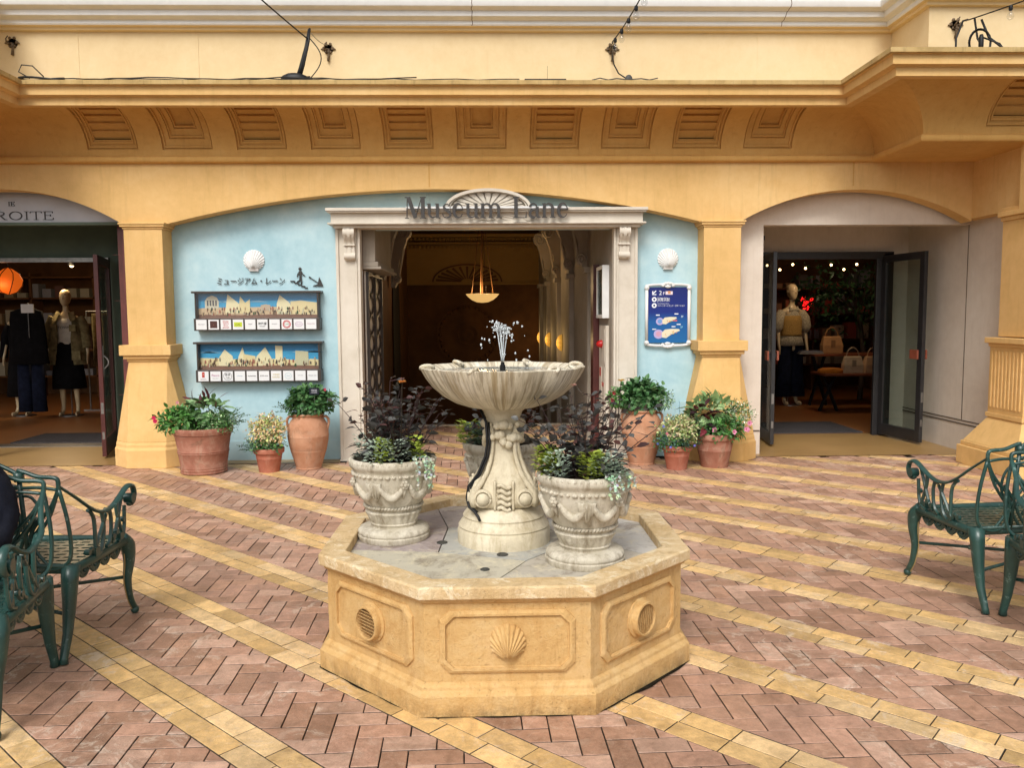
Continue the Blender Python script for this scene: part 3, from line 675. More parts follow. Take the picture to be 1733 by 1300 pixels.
# ================================================================ TUNNEL
def tx(y,side): return (1.305-(y-8.9)*.0443) if side>0 else (-1.352-(y-8.9)*.038)
TUN=thing('passage','dark vaulted passage behind the white portal leading to stairs','passage')
m=MB(); ys=[8.86,16.5]; Z0,Z1=-1.6,3.3
m.add([(tx(8.86,1),8.86,Z0),(tx(16.5,1),16.5,Z0),(tx(16.5,1),16.5,Z1),(tx(8.86,1),8.86,Z1)],[(0,1,2,3)])
m.build('right_wall',STONEI,TUN,fix=False)
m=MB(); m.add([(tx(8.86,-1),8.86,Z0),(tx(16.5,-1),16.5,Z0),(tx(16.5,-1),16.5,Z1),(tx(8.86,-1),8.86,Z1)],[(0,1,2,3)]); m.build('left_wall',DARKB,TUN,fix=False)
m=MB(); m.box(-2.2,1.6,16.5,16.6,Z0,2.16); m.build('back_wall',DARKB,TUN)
m=MB(); m.box(-2.2,1.6,16.47,16.6,2.17,3.3); m.build('upper_back_wall',OCHI,TUN)
m=MB(); m.box(-2.2,1.6,16.44,16.47,2.14,2.17)
m.box(-2.2,1.6,16.36,16.47,2.93,2.97); m.box(-2.2,1.6,16.25,16.47,3.06,3.12)
for i in range(44): m.box(-1.95+i*.08,-1.91+i*.08,16.38,16.47,2.85,2.91); 
for i in range(44): m.box(-1.95+i*.08,-1.91+i*.08,16.28,16.47,3.0,3.05)
m.build('dentil_cornice',OCHI,TUN)
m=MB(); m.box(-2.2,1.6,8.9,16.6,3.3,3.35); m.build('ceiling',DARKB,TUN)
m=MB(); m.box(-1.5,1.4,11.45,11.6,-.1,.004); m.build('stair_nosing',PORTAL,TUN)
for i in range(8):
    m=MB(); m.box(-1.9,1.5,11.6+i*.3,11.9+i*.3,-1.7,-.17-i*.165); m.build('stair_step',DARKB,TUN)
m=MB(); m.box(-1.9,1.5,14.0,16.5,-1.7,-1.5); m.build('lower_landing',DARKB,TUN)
# relief fan + medallion on the back wall
m=MB(); cx=-.45
for i in range(13):
    a=PI*(i+.5)/13; m.ribbon([(cx+.12*math.cos(a),2.2+.06*math.sin(a)),(cx+.62*math.cos(a),2.2+.30*math.sin(a))],[.02,.05],16.455,16.47)
m.ribbon([(cx+.68*math.cos(PI*i/20),2.2+.34*math.sin(PI*i/20)) for i in range(21)],.03,16.45,16.47)
for r,w in ((.62,.04),(.20,.03),(.09,.05)): m.ribbon([(cx+r*math.cos(2*PI*i/28),1.15+r*math.sin(2*PI*i/28)) for i in range(29)],w,16.46,16.5)
for i in range(30):
    a=2*PI*i/30; m.ball((cx+.55*math.cos(a),16.48,1.15+.55*math.sin(a)),.035,6,4)
m.build('wall_relief',DARKB,TUN)
# side walls: left overhang + scroll brackets, right consoles
m=MB(); m.box(-1.42,-1.22,8.9,10.3,2.12,3.2); m.box(-1.42,-1.19,8.9,10.35,2.07,2.12); m.box(-1.42,-1.16,8.9,10.38,2.04,2.07); m.build('overhang',STONEI,TUN,bevel=.006)
def console(x,y,sx,z0,z1,parent=TUN):
    m=MB(); h=z1-z0
    pts=[(x,y,z1),(x-sx*.26,y,z1),(x-sx*.28,y,z1-.05),(x-sx*.22,y,z1-.3*h),(x-sx*.12,y,z1-.6*h),(x-sx*.10,y,z0+.1),(x-sx*.06,y,z0),(x,y,z0)]
    m.loft([[(p[0],y-.09,p[2]) for p in pts],[(p[0],y+.09,p[2]) for p in pts]])
    for cz,r,dx in ((z1-.11,.12,.2),(z0+.12,.075,.08)):
        for yy in (-.10,):
            m.tube([(x-sx*(dx+r*(1-i/22)*.8*math.cos(i*.6)-.0),y+yy,cz+r*(1-i/22)*math.sin(i*.6)) for i in range(20)],.016,6)
        m.tube([(x-sx*dx,y-.1,cz),(x-sx*dx,y+.1,cz)],r*.8,12)
    for k in range(3): m.tube([(x-sx*(.24-.15*j/8),y-.05+k*.05,z1-.04-(h-.1)*j/8) for j in range(9)],.014,5)
    m.build('scroll_console',STONEI,parent,smooth=True,autosm=40)
console(-1.40,10.6,-1,2.0,2.85); console(-1.43,12.1,-1,1.95,2.85)
for y in (10.6,11.8,13.2,14.6): console(tx(y,1)+.01,y,1,2.12,2.95)
m=MB()
for y in (10.2,11.8,13.2,14.6,15.8): m.box(tx(y,1)-.06,tx(y,1)+.02,y-.12,y+.12,-1.5,2.05); m.box(tx(y,1)-.10,tx(y,1)+.02,y-.16,y+.16,2.05,2.12)
m.build('wall_pilaster',STONEI,TUN,bevel=.006)
# dark arched opening on the left & iron gate leaf
m=MB(); ar=[(12.6,-1.5),(12.6,1.7)]+[(13.3-.7*math.cos(PI*i/12),1.7+.6*math.sin(PI*i/12)) for i in range(13)]+[(14.0,-1.5)]
m.add([(tx(y,-1)+.02,y,z) for y,z in ar],[tuple(range(len(ar)))]); m.build('dark_opening',BLACK,TUN,fix=False)
gt=thing('lattice_gate','patterned iron lattice gate folded open against the left wall of the passage','gate')
m=MB()
m.box(-1.335,-1.305,8.98,9.01,.02,2.02); m.box(-1.335,-1.305,10.07,10.1,.02,2.02); m.box(-1.335,-1.305,9.52,9.56,.02,2.02); m.box(-1.334,-1.306,9.01,10.07,1.98,2.0); m.box(-1.334,-1.306,9.01,10.07,.02,.05)
m.build('gate_frame',DBROWN,gt)
m=MB()
for k in range(2):
    y0=9.01+k*.54
    for j in range(9):
        z=.05+j*.215
        m.tube([(-1.325,y0+.26+.22*math.sin(PI*i/8),z+.215*i/8) for i in range(9)],.010,5)
        m.tube([(-1.325,y0+.26-.22*math.sin(PI*i/8),z+.215*i/8) for i in range(9)],.010,5)
        m.tube([(-1.325,y0+.26+.10*math.sin(PI*i/8),z+.215*i/8) for i in range(9)],.005,5)
m.build('gate_scrollwork',DBROWN,gt)
m=MB(); m.box(-1.352,-1.337,8.97,10.12,0,2.03); m.build('gate_backing',PORTAL,gt)
# right jamb things : noticeboard, red fire lamp, fire cabinet, dark door
fc=thing('fire_cabinet','pale grey fire hose cabinet with red lamp on the right passage wall','cabinet')
m=MB(); m.box(1.262,1.30,9.02,9.55,.03,1.42); m.build('cabinet_body',PORTAL,fc,bevel=.004)
m=MB(); m.box(1.257,1.262,9.08,9.30,.15,.95); m.box(1.257,1.262,9.33,9.50,.15,.95); m.box(1.257,1.262,9.08,9.50,1.0,1.38); m.build('cabinet_door',PORTAL,fc,bevel=.002)
m=MB(); m.lathe([(.045,0),(.045,.02),(.03,.06),(.001,.075)],(0,0,0),14); m.xf(Matrix.Translation((1.262,9.26,1.21))@Matrix.Rotation(R(-90),4,'Y')); m.build('red_lamp',plain('red_lamp_plastic','b01818',.3,.5),fc,smooth=True)
m=MB(); m.box(1.2545,1.257,9.36,9.46,.84,.94); m.build('red_label',plain('red_label_paint','b3261e',.5),fc)
m=MB(); text_mb(m,'消火栓',0,0,0,.055,.002,(.5,.1,.08)); m.xf(Matrix.Translation((1.254,9.19,.74))@Matrix.Rotation(R(-90),4,'Z')); m.build('cabinet_writing',VC,fc,fix=False)
nb=thing('display_case','white framed glazed display case on the right passage wall','display case')
m=MB()
for a in ((9.02,9.06,1.50,2.08),(9.50,9.54,1.50,2.08),(9.06,9.50,1.50,1.54),(9.06,9.50,2.04,2.08)): m.box(1.225,1.30,a[0],a[1],a[2],a[3])
m.build('case_frame',WHITE,nb,bevel=.004)
m=MB(); m.box(1.272,1.30,9.06,9.50,1.54,2.04); m.build('case_back',STONEI,nb)
m=MB(); m.box(1.235,1.237,9.06,9.50,1.54,2.04); m.build('case_glass',GLASS,nb)
m=MB(); m.box(1.20,1.27,9.62,9.85,.0,2.12); o=m.build('passage_door',DOORR); tag(o,'narrow dark red door beyond the fire cabinet in the passage','door')
# ================================================================ SHOPFRONTS
# right shop
m=MB(); z=2.485
m.box(2.50,2.935,8.86,9.02,0,2.95); m.box(2.935,5.20,8.86,9.02,z,2.95)
part(m,'shopfront_wall',BEIGE)
m=MB(); m.box(2.85,2.935,9.02,10.3,0,2.72); part(m,'recess_side_wall',BEIGE)
m=MB(); m.box(5.195,5.36,8.2,10.3,0,3.0); part(m,'recess_side_wall',BEIGE)
m=MB(); m.box(5.188,5.195,8.0,10.3,.305,.318); m.box(5.188,5.195,8.0,10.3,.345,.355); m.box(2.55,2.93,8.854,8.86,.255,.27); m.box(5.190,5.195,8.90,8.908,.36,2.48); part(m,'groove_strip',plain('dark_groove','5d5247',.8))
m=MB(); m.box(2.935,5.195,9.02,10.3,2.72,2.78); part(m,'recess_ceiling',BEIGE)
m=MB(); m.box(2.935,5.195,10.2,10.3,2.29,2.72); m.box(2.935,3.30,10.2,10.3,0,2.29); m.box(4.99,5.195,10.2,10.3,0,2.29); part(m,'recess_back_wall',BEIGE)
m=MB(); m.box(3.24,3.34,10.12,10.2,0,2.27); m.box(4.86,4.98,10.12,10.2,0,2.27); m.box(3.24,4.98,10.12,10.2,2.2,2.29); m.box(4.78,4.86,10.14,10.19,0,2.2); part(m,'door_frame',DOORK,bevel=.004)
def door(hinge,free,z0,z1,fr,wd,name,mat,handle,hm,sides,label=None):
    hx,hy=hinge; fx_,fy_=free; L=math.hypot(fx_-hx,fy_-hy); ang=math.atan2(fy_-hy,fx_-hx)
    M=Matrix.Translation((hx,hy,0))@Matrix.Rotation(ang,4,'Z')
    d=bpy.data.objects.new(name,None); S.collection.objects.link(d); d.parent=BLD; d.matrix_world=M
    t=.022
    m=MB(); m.box(0,fr,-t,t,z0,z1); m.box(L-fr,L,-t,t,z0,z1); m.box(fr,L-fr,-t,t,z1-fr,z1); m.box(fr,L-fr,-t,t,z0,z0+fr*wd); m.build('door_leaf_frame',mat,d,bevel=.003)
    m=MB(); m.box(fr,L-fr,-.004,.004,z0+fr*wd,z1-fr); m.build('glass_pane',GLASS,d)
    if handle=='square':
        for s in (-1,1):
            m=MB(); m.box(L-.16,L-.02,s*.055-.012,s*.055+.012,1.0,1.11); m.build('handle',hm,d,bevel=.006)
            m=MB(); m.box(L-.10,L-.05,min(s*t,s*.045),max(s*t,s*.045),1.03,1.08); m.build('handle_post',DOORK,d)
    else:
        for s in (1,):
            m=MB(); m.tube([(L-.05,s*(t+.055*math.sin(PI*i/10)),.98+.16*i/10) for i in range(11)],.009,6); m.box(L-.062,L-.038,min(s*t,s*(t+.008)),max(s*t,s*(t+.008)),.90,1.24); m.build('handle',METAL,d,smooth=True,autosm=40)
    m=MB(); m.box(L-.001,L+.002,-.014,.014,.50,.62); m.box(L-.001,L+.002,-.012,.012,.22,.30) ; m.build('lock_plate',METAL,d)
    return d
LEA=plain('red_brown_leather','8a4a36',.55,.4,0,.1,10)
door((3.34,10.14),(3.235,9.34),.03,2.24,.075,1.8,'door',DOORK,'square',LEA,1)
door((4.86,10.14),(4.975,9.345),.03,2.24,.085,1.6,'door',DOORK,'square',LEA,1)
o=MB().box(2.937,3.02,9.15,9.22,2.345,2.405).build('wall_sensor_box',WHITE,None,bevel=.004); tag(o,'small white box with black face on the beige reveal above the right shop door','sensor')
MB().box(3.02,3.05,9.16,9.21,2.352,2.40).build('sensor_face',BLACK,o)
# interiors shells
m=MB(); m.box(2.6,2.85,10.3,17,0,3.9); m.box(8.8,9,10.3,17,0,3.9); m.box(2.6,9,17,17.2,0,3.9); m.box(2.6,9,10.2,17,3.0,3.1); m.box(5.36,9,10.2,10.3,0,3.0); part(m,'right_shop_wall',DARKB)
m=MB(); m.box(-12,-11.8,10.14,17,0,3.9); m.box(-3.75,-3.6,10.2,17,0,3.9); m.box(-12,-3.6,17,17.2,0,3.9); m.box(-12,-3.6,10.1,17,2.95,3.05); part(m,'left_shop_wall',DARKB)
# left shop front
m=MB(); m.box(-3.86,-3.6,8.86,9.0,0,2.9); m.box(-3.97,-3.86,9.0,10.1,0,2.9)
for zz in (.72,1.15,1.72,2.2): m.box(-3.965,-3.858,8.856,8.86,zz,zz+.004)
part(m,'tiled_jamb',REDB,bevel=.003)
m=MB(); m.box(-8,-3.97,9.98,10.1,2.24,2.9); m.box(-8,-3.97,8.9,9.98,2.9,2.93); m.box(-4.52,-3.97,9.98,10.1,0,2.24); part(m,'header_panel',GREENW)
m=MB(); m.box(-8,-4.50,9.93,9.98,2.20,2.25); part(m,'header_rail',METAL)
m=MB(); m.box(-8,-4.52,9.9,10.14,0,.012); part(m,'threshold',METAL)
m=MB(); m.box(-6.02,-5.94,9.9,9.98,0,2.2); part(m,'door_frame',DOORR)
door((-4.50,9.92),(-4.225,9.02),.03,2.22,.10,1.9,'door',DOORR,'pull',None,1)
m=MB(); m.box(-5.62,-5.53,9.15,9.19,.02,1.0);  # white post edge
po=m.build('white_post',WHITE,None,bevel=.004); tag(po,'white post board at the left edge beside the left shop entrance','post')
# left shop sign board
sg=thing('shop_sign','pale grey arched shop sign with dark serif lettering over the left entrance','sign')
P=arcpts(-6.19,-3.78,2.545,2.90,30)
m=MB(); m.prism([(P[-1][0],2.545)]+P[::-1][1:-1]+[(P[0][0],2.545)] if 0 else [(P[0][0],2.545)]+[(P[-1][0],2.545)]+P[::-1][1:-1],8.88,8.93); m.build('sign_panel',SIGNG,sg)
m=MB(); m.box(-6.2,-3.80,8.865,8.95,2.515,2.545); m.build('sign_rail',GREENW,sg)
m=MB(); letters(m,'DROITE',-5.33,-4.555,2.572,.060,8.872,.006,(.07,.07,.07)); letters(m,'IE',-5.03,-4.955,2.715,.03,8.872,.006,(.07,.07,.07)); m.build('sign_lettering',DGREY,sg)
# ---------------------------------------------------------------- mannequins etc.
def smooth_fig(name,joints,edges,mat,parent,sub=2):
    me=bpy.data.meshes.new(name); me.from_pydata([j[:3] for j in joints],edges,[]); me.materials.append(mat)
    o=bpy.data.objects.new(name,me); S.collection.objects.link(o); o.parent=parent
    sk=o.modifiers.new('skin','SKIN'); sk.use_smooth_shade=True
    if not me.skin_vertices: 
        bpy.context.view_layer.update()
    for i,j in enumerate(joints):
        r=j[3] if isinstance(j[3],tuple) else (j[3],j[3]); me.skin_vertices[0].data[i].radius=r; me.skin_vertices[0].data[i].use_root=(i==0)
    sb=o.modifiers.new('sub','SUBSURF'); sb.levels=sub; sb.render_levels=sub
    return o
def ell(cx,cy,z,rx,ry,n=18,fold=0,ph=0): return [(cx+rx*(1+fold*math.sin(5*a+ph))*math.cos(a),cy+ry*(1+fold*math.sin(5*a+ph))*math.sin(a),z) for a in [2*PI*i/n for i in range(n)]]
def mannequin_body(root,arms,headless=False,mat=MANN):
    J=[(0,0,.98,(.12,.09)),(0,0,1.15,(.10,.075)),(0,0,1.36,(.135,.085)),(0,0,1.47,(.10,.06)),(0,0,1.54,(.042,.042)),(0,.0,1.60,(.042,.045))]
    E=[(0,1),(1,2),(2,3),(3,4),(4,5)]
    if not headless:
        J+=[(0,-.005,1.66,(.045,.05))]; E+=[(5,6)]
    for s in (-1,1):
        k=len(J); a=arms[0 if s<0 else 1]
        J+=[(s*.17,0,1.43,.046),(s*a[0][0],a[0][1],a[0][2],.036),(s*a[1][0],a[1][1],a[1][2],.024),(s*a[1][0],a[1][1]-.02,a[1][2]-.09,(.032,.014)),(s*a[1][0],a[1][1]-.025,a[1][2]-.17,(.018,.010))]
        E+=[(3,k),(k,k+1),(k+1,k+2),(k+2,k+3),(k+3,k+4)]
        k=len(J); J+=[(s*.09,0,.90,.082),(s*.095,-.02,.50,.052),(s*.10,.015,.12,.030),(s*.105,-.03,.035,(.032,.028)),(s*.115,-.14,.02,(.034,.014))]
        E+=[(0,k),(k,k+1),(k+1,k+2),(k+2,k+3),(k+3,k+4)]
    o=smooth_fig('body',J,E,mat,root)
    if not headless:
        m=MB(); m.loft([[(rx*math.cos(a),oy+ry*math.sin(a),z) for a in [2*PI*i/20 for i in range(20)]] for z,rx,ry,oy in ((1.625,.022,.03,-.055),(1.645,.042,.062,-.03),(1.68,.062,.086,-.015),(1.73,.073,.098,-.005),(1.78,.076,.102,0),(1.82,.070,.094,.004),(1.85,.052,.07,.006),(1.868,.022,.03,.006))]); m.build('head',mat,root,smooth=True)
        m=MB(); m.ball((0,-.105,1.735),.011,8,6,sc=(.8,1.4,2)); m.ball((0,-.095,1.695),.016,8,6,sc=(1.4,.6,.5))
        for s in (-1,1): m.ball((s*.030,-.092,1.765),.012,8,6,sc=(1.5,.5,.6)); m.ball((s*.073,.005,1.75),.018,8,6,sc=(.4,1,1.5))
        m.build('face_features',mat,root,smooth=True)
    m=MB(); m.lathe([(.16,0),(.16,.008),(.02,.012)],(0,.02,-.01),20); m.tube([(.0,.05,0),(0,.05,.45)],.008,6); m.build('stand',METAL,root)
OLIVE=plain('olive_cloth','7a7050',.95,.15,0,.25,14,.3); BLACKC=plain('black_cloth','0f0f11',.95,.15,0,.2,14,.3)
NAVY=plain('navy_cloth','151a2a',.95,.15,0,.2,14,.3); BEIGEC=plain('mustard_knit','a08048',.95,.15,0,.15,60,.5); SHIRT=plain('striped_grey_shirt','a89e86',.9,.15,0,.25,50,.2); WHITEC=plain('white_cloth','c9c4b8',.9,.15)
def sleeve(m,pts,r): m.tube(pts,r,12)
# left: mannequin in olive jacket
mn=thing('mannequin','bald ivory mannequin in an olive jacket and black skirt in the left shop','mannequin',(-6.60,13.05,.02),R(8))
mn.scale=(1.05,1.05,1.05)
mannequin_body(mn,(((.23,0,1.18),(.24,-.05,.95)),((.25,.02,1.18),(.28,-.02,.93))))
m=MB(); m.loft([ell(0,0,z,rx,ry,20,.03,z*5) for z,rx,ry in ((.40,.235,.17),(.6,.225,.16),(.8,.20,.145),(.95,.17,.125),(1.10,.13,.10))]); m.build('skirt',BLACKC,mn,smooth=True)
m=MB(); m.loft([ell(0,0,z,rx,ry,20) for z,rx,ry in ((1.05,.135,.105),(1.2,.135,.10),(1.36,.15,.10),(1.44,.12,.08))]); m.build('tshirt',WHITEC,mn,smooth=True)
m=MB(); text_mb(m,'TOWN',0,-.118,1.29,.055,.002,(.05,.05,.05)); m.build('tshirt_print',VC,mn,fix=False)
m=MB()
def openring(z,rx,ry,gap,n=20,f=0): return [(rx*(1+f*math.sin(4*a))*math.sin(a),-ry*(1+f*math.sin(4*a))*math.cos(a),z) for a in [gap+(2*PI-2*gap)*i/n for i in range(n+1)]]
rg=[openring(z,rx,ry,g,20,.03) for z,rx,ry,g in ((.76,.27,.20,.5),(.95,.25,.18,.42),(1.15,.215,.15,.42),(1.35,.225,.14,.5),(1.46,.17,.10,.55),(1.52,.08,.075,.6))]
m.loft(rg,False,False); m.loft([[(x*1.03,y*1.03,z) for x,y,z in r] for r in rg],False,False)
for s in (-1,1): sleeve(m,[(s*.175,0,1.46),(s*.235,0,1.32),(s*.255,0,1.16),(s*.275,-.03,1.0)],[.07,.075,.068,.062])
for s in (-1,1):
    m.box(s*.17-.06,s*.17+.06,-.185,-.15,.83,.96); m.box(s*.13-.045,s*.13+.045,-.165,-.13,1.25,1.35)
m.loft([[(s*.05,-.085,1.53),(s*.10,-.155,1.40),(s*.16,-.13,1.42),(s*.12,-.03,1.55)] for s in (1,1.02)]); m.loft([[(-s*.05,-.085,1.53),(-s*.10,-.155,1.40),(-s*.16,-.13,1.42),(-s*.12,-.03,1.55)] for s in (1,1.02)])
m.build('jacket',OLIVE,mn,smooth=True,autosm=50)
# headless dark mannequin
mn2=thing('mannequin','headless mannequin in a dark coat left of the olive jacket in the left shop','mannequin',(-7.35,13.1,.02),R(-5)); 
mannequin_body(mn2,(((.23,0,1.18),(.24,-.05,.95)),((.25,.02,1.18),(.28,-.02,.93))),True)
m=MB(); m.loft([ell(0,0,z,rx,ry,20,.03,z*4) for z,rx,ry in ((.30,.24,.18),(.7,.21,.15),(1.0,.17,.12),(1.3,.19,.12),(1.42,.16,.08))]); 
for s in (-1,1): sleeve(m,[(s*.16,0,1.42),(s*.235,0,1.25),(s*.26,0,1.1),(s*.27,-.03,.9)],[.06,.065,.06,.055])
m.build('coat',BLACKC,mn2,smooth=True)
def hanging(name,label,cat,loc,mat,w,h,d=.12,rz=0,legs=False):
    o=thing(name,label,cat,loc,rz); m=MB()
    if legs:
        for s in (-1,1): m.loft([ell(s*w*.25,0,z,w*.24*k,d*.5,14,.05,z*6) for z,k in ((0,1.1),(h*.5,1.0),(h,.9))])
    else: m.loft([ell(0,0,z,w*.5*k,d*.5,18,.06,z*6) for z,k in ((0,1.05),(h*.4,.95),(h*.75,.95),(h*.93,.85),(h,.25))])
    m.build('cloth',mat,o,smooth=True); 
    m=MB(); m.tube([(0,0,h-.02),(0,0,h+.05),(.02,0,h+.07),(.03,0,h+.05)],.004,5); m.build('hanger_hook',METAL,o); return o
hanging('coat','long dark coat hanging in front of the olive jacket mannequin','coat',(-6.95,12.6,.85),BLACKC,.55,.85)
hanging('trousers','dark navy trousers hanging below the long dark coat','trousers',(-6.98,12.68,.12),NAVY,.42,.78,legs=True)
# rail with clothes
rl=thing('clothes_rail','metal clothes rail behind the olive jacket mannequin','clothes rail',(-6.0,13.9,0))
m=MB(); m.tube([(-.7,0,0),(-.7,0,1.65),(.9,0,1.65),(.9,0,0)],.014,8); m.box(-.72,.92,-.2,-.18,0,.03); m.build('rail',METAL,rl)
gc=[OLIVE,BEIGEC,BLACKC,SHIRT,REDB,NAVY]
for i in range(9): hanging('hanging_garment','garment hanging edge on along the rail of the left shop','garment',(-6.5+i*.16,13.9,.75),gc[i%6],.10,.86,.45)['group']='garments on the rail of the left shop'
for i in range(9):
    pass
lp=thing('pendant_lamp','glowing orange glass pendant lamp at the left edge of the left shop','lamp',(-6.40,11.2,2.03))
ORL=emit('orange_lamp_glass','e8641a',.55,'c85a18')
m=MB(); m.lathe([(.02,-.17),(.10,-.14),(.155,-.06),(.165,.02),(.13,.10),(.06,.16),(.02,.18)],(0,0,0),20,lambda a,k,z:1+.06*math.sin(6*a)); m.build('shade',ORL,lp,smooth=True)
m=MB()
for i in range(6):
    a=i*PI/3; m.tube([(math.cos(a+.9*j/8)*r*1.03,math.sin(a+.9*j/8)*r*1.03,z) for j,(r,z) in enumerate([(.02,-.17),(.10,-.14),(.155,-.06),(.165,.02),(.13,.10),(.06,.16),(.02,.18)])],.006,5)
m.tube([(0,0,.18),(0,0,.95)],.005,5); m.build('cage',BLACK,lp)
def plight(loc,e,c,r=.1,parent=None,name='lamp_light'):
    l=bpy.data.lights.new(name,'POINT'); l.energy=e; l.color=c; l.shadow_soft_size=r; o=bpy.data.objects.new(name,l); S.collection.objects.link(o); o.location=loc; o.parent=parent; return o
plight((0,-.25,-.1),2,(1,.5,.2),.1,lp)
sp=thing('ceiling_spotlight','small bright spotlight above the olive jacket mannequin in the left shop','spotlight',(-6.75,13.6,2.42))
m=MB(); m.tube([(0,0,.5),(0,0,.06)],.008,6); m.lathe([(.02,.07),(.05,.05),(.055,-.04)],(0,0,0),14); m.build('housing',BLACK,sp); m=MB(); m.ball((0,-.0,-.03),.035,10,6); m.build('bulb',emit('warm_bulb','ffd9a0',6),sp)
plight((0,-.5,-.1),48,(1,.72,.42),.15,sp)
m=MB(); m.box(-7.9,-7.5,14.2,14.6,.0,.9); 
# shelving
sh=thing('wall_shelving','dark wooden wall shelving with folded clothes in the left shop','shelving',(-7.0,16.3,0))
m=MB(); 
for z in (.4,.9,1.4,1.9,2.3): m.box(-3,2.6,-.2,.2,z,z+.03)
for x in (-3,-1.8,-.6,.6,1.8,2.6): m.box(x-.02,x+.02,-.2,.2,0,2.4)
m.build('shelf_frame',DARKB,sh)
m=MB(); rr=random.Random(5)
for z in (.43,.93,1.43,1.93):
    for i in range(22):
        c=rr.choice([(.25,.18,.1),(.08,.08,.09),(.3,.27,.2),(.12,.06,.05),(.2,.2,.22)]); x=-2.8+i*.24; m.box(x,x+.17,-.15,.12,z,z+rr.uniform(.06,.3),c)
m.build('folded_clothes',CLOTH,sh)
# wall panels in the left shop
m=MB(); m.box(-6.3,-5.7,15.9,15.95,1.9,2.6); m.box(-5.4,-5.2,15.9,15.95,1.6,2.6); o=m.build('wall_poster',plain('brown_poster_panel','7a5a36',.7),None); tag(o,'brown panels hung on the back wall of the left shop','poster')
pt=MB().box(-6.98,-6.80,12.5,12.52,1.62,1.75).build('price_card',WHITE,None); tag(pt,'small white card on a stand left of the ivory mannequin head','card')
MB().tube([(-6.89,12.52,1.25),(-6.89,12.52,1.65)],.006,6).build('card_stem',METAL,pt)
mt=thing('door_mat','grey door mat inside the left shop entrance','mat',(0,0,0)); mt_=MB(); mt_.box(-5.9,-4.75,10.17,10.98,.008,.022); mt_.build('mat',MAT,mt)
mt=thing('door_mat','grey door mat inside the right shop entrance','mat',(0,0,0)); mt_=MB(); mt_.box(3.45,4.75,10.33,11.35,.008,.022); mt_.build('mat',MAT,mt)
# right shop
mn=thing('mannequin','bald mannequin in a mustard vest and grey shirt in the right shop','mannequin',(4.98,13.55,.02),R(12)); mn.scale=(1.07,1.07,1.07)
mannequin_body(mn,(((.23,0,1.18),(.24,-.05,.95)),((.25,.02,1.18),(.26,-.02,.93))))
m=MB(); m.loft([ell(0,0,z,rx,ry,20,.04,z*5) for z,rx,ry in ((.92,.21,.15),(1.02,.18,.13),(1.12,.15,.11),(1.3,.16,.10),(1.44,.13,.08),(1.5,.06,.06))])
for s in (-1,1): sleeve(m,[(s*.16,0,1.45),(s*.22,0,1.34),(s*.245,0,1.2),(s*.25,0,1.12)],[.06,.085,.09,.045])
for s in (-1,1): m.loft([[(s*.01,-.085,1.47),(s*.09,-.09,1.45),(s*.07,-.06,1.53)],[(s*.01,-.08,1.465),(s*.09,-.085,1.445),(s*.07,-.05,1.525)]])
m.build('shirt',SHIRT,mn,smooth=True)
m=MB(); m.loft([ell(0,0,z,rx,ry,20) for z,rx,ry in ((1.07,.175,.13),(1.1,.165,.125),(1.3,.172,.118),(1.38,.15,.10))]); m.build('vest',BEIGEC,mn,smooth=True)
m=MB()
for s in (-1,1): m.loft([ell(s*k2,0,z,rx,ry,16,.04,z*4) for z,rx,ry,k2 in ((.13,.135,.11,.12),(.5,.105,.09,.105),(.85,.10,.10,.09),(.98,.10,.11,.07))])
m.build('trousers',NAVY,mn,smooth=True)
def table(name,label,loc,w,d,h):
    t=thing(name,label,'table',loc); m=MB(); m.box(-w/2,w/2,-d/2,d/2,h-.035,h); m.build('tabletop',plain('table_wood','7a4326',.4,.5,0,.12,5),t,bevel=.004)
    for s in (-1,1):
        m=MB()
        for k in (-1,1): m.tube([(s*(w/2-.18)+k*.14,0,0),(s*(w/2-.18)-k*.10,0,h-.035)],.028,6)
        m.build('trestle_leg',BLACK,t)
    return t
table('display_table','low red brown display table with trestle legs in the right shop',(5.85,12.7,.01),1.5,.6,.60)
table('display_table','taller display table behind the low one in the right shop',(6.1,13.5,.01),1.7,.6,.86)
def handbag(loc,col,label,rz=0,s=1):
    t=thing('handbag',label,'handbag',loc,rz); m=MB(); m.loft([[(-w*s,-d*s,z*s),(w*s,-d*s,z*s),(w*s,d*s,z*s),(-w*s,d*s,z*s)] for w,d,z in ((.15,.06,0),(.155,.062,.12),(.13,.035,.24),(.125,.02,.26))]); m.build('bag_body',plain('bag_leather_'+str(round(col[0]*99)),(*col,1),.5,.4),t,bevel=.008)
    m=MB(); m.tube([(-.10*s*math.cos(PI*i/12),0,(.24+.15*math.sin(PI*i/12))*s) for i in range(13)],.008,6); m.build('handle',plain('bag_handle_'+str(round(col[0]*99)),(*[c*.9 for c in col],1),.5),t)
    m=MB(); m.box(-.03*s,.03*s,-.07*s,-.06*s,.10*s,.20*s); m.build('clasp',plain('bag_clasp_'+str(round(col[0]*99)),(*[c*.6 for c in col],1),.5),t)
handbag((5.60,12.6,.61),(.50,.38,.24),'cream handbag with upright handle on the low display table')
handbag((5.90,12.56,.61),(.48,.30,.16),'tan handbag beside the cream one on the low display table',R(10))
handbag((5.62,13.45,.87),(.42,.22,.09),'orange brown handbag on the taller display table',0,1.1)
m=MB(); m.loft([ell(0,0,z,rx,.12,16,.06,z*30) for z,rx in ((0,.19),(.03,.20),(.06,.18),(.075,.12))]); o=m.build('folded_cloth',plain('orange_cloth','b06a1c',.9),None,smooth=True); o.location=(5.15+.12,12.62,.612); tag(o,'folded orange cloth on the left of the low display table','cloth')
m=MB()
for i in range(4): m.box(-.2+.01*i,.2-.01*i,-.12,.12,i*.012,i*.012+.011,[(.5,.47,.4),(.1,.1,.12),(.3,.3,.3),(.15,.16,.2)][i])
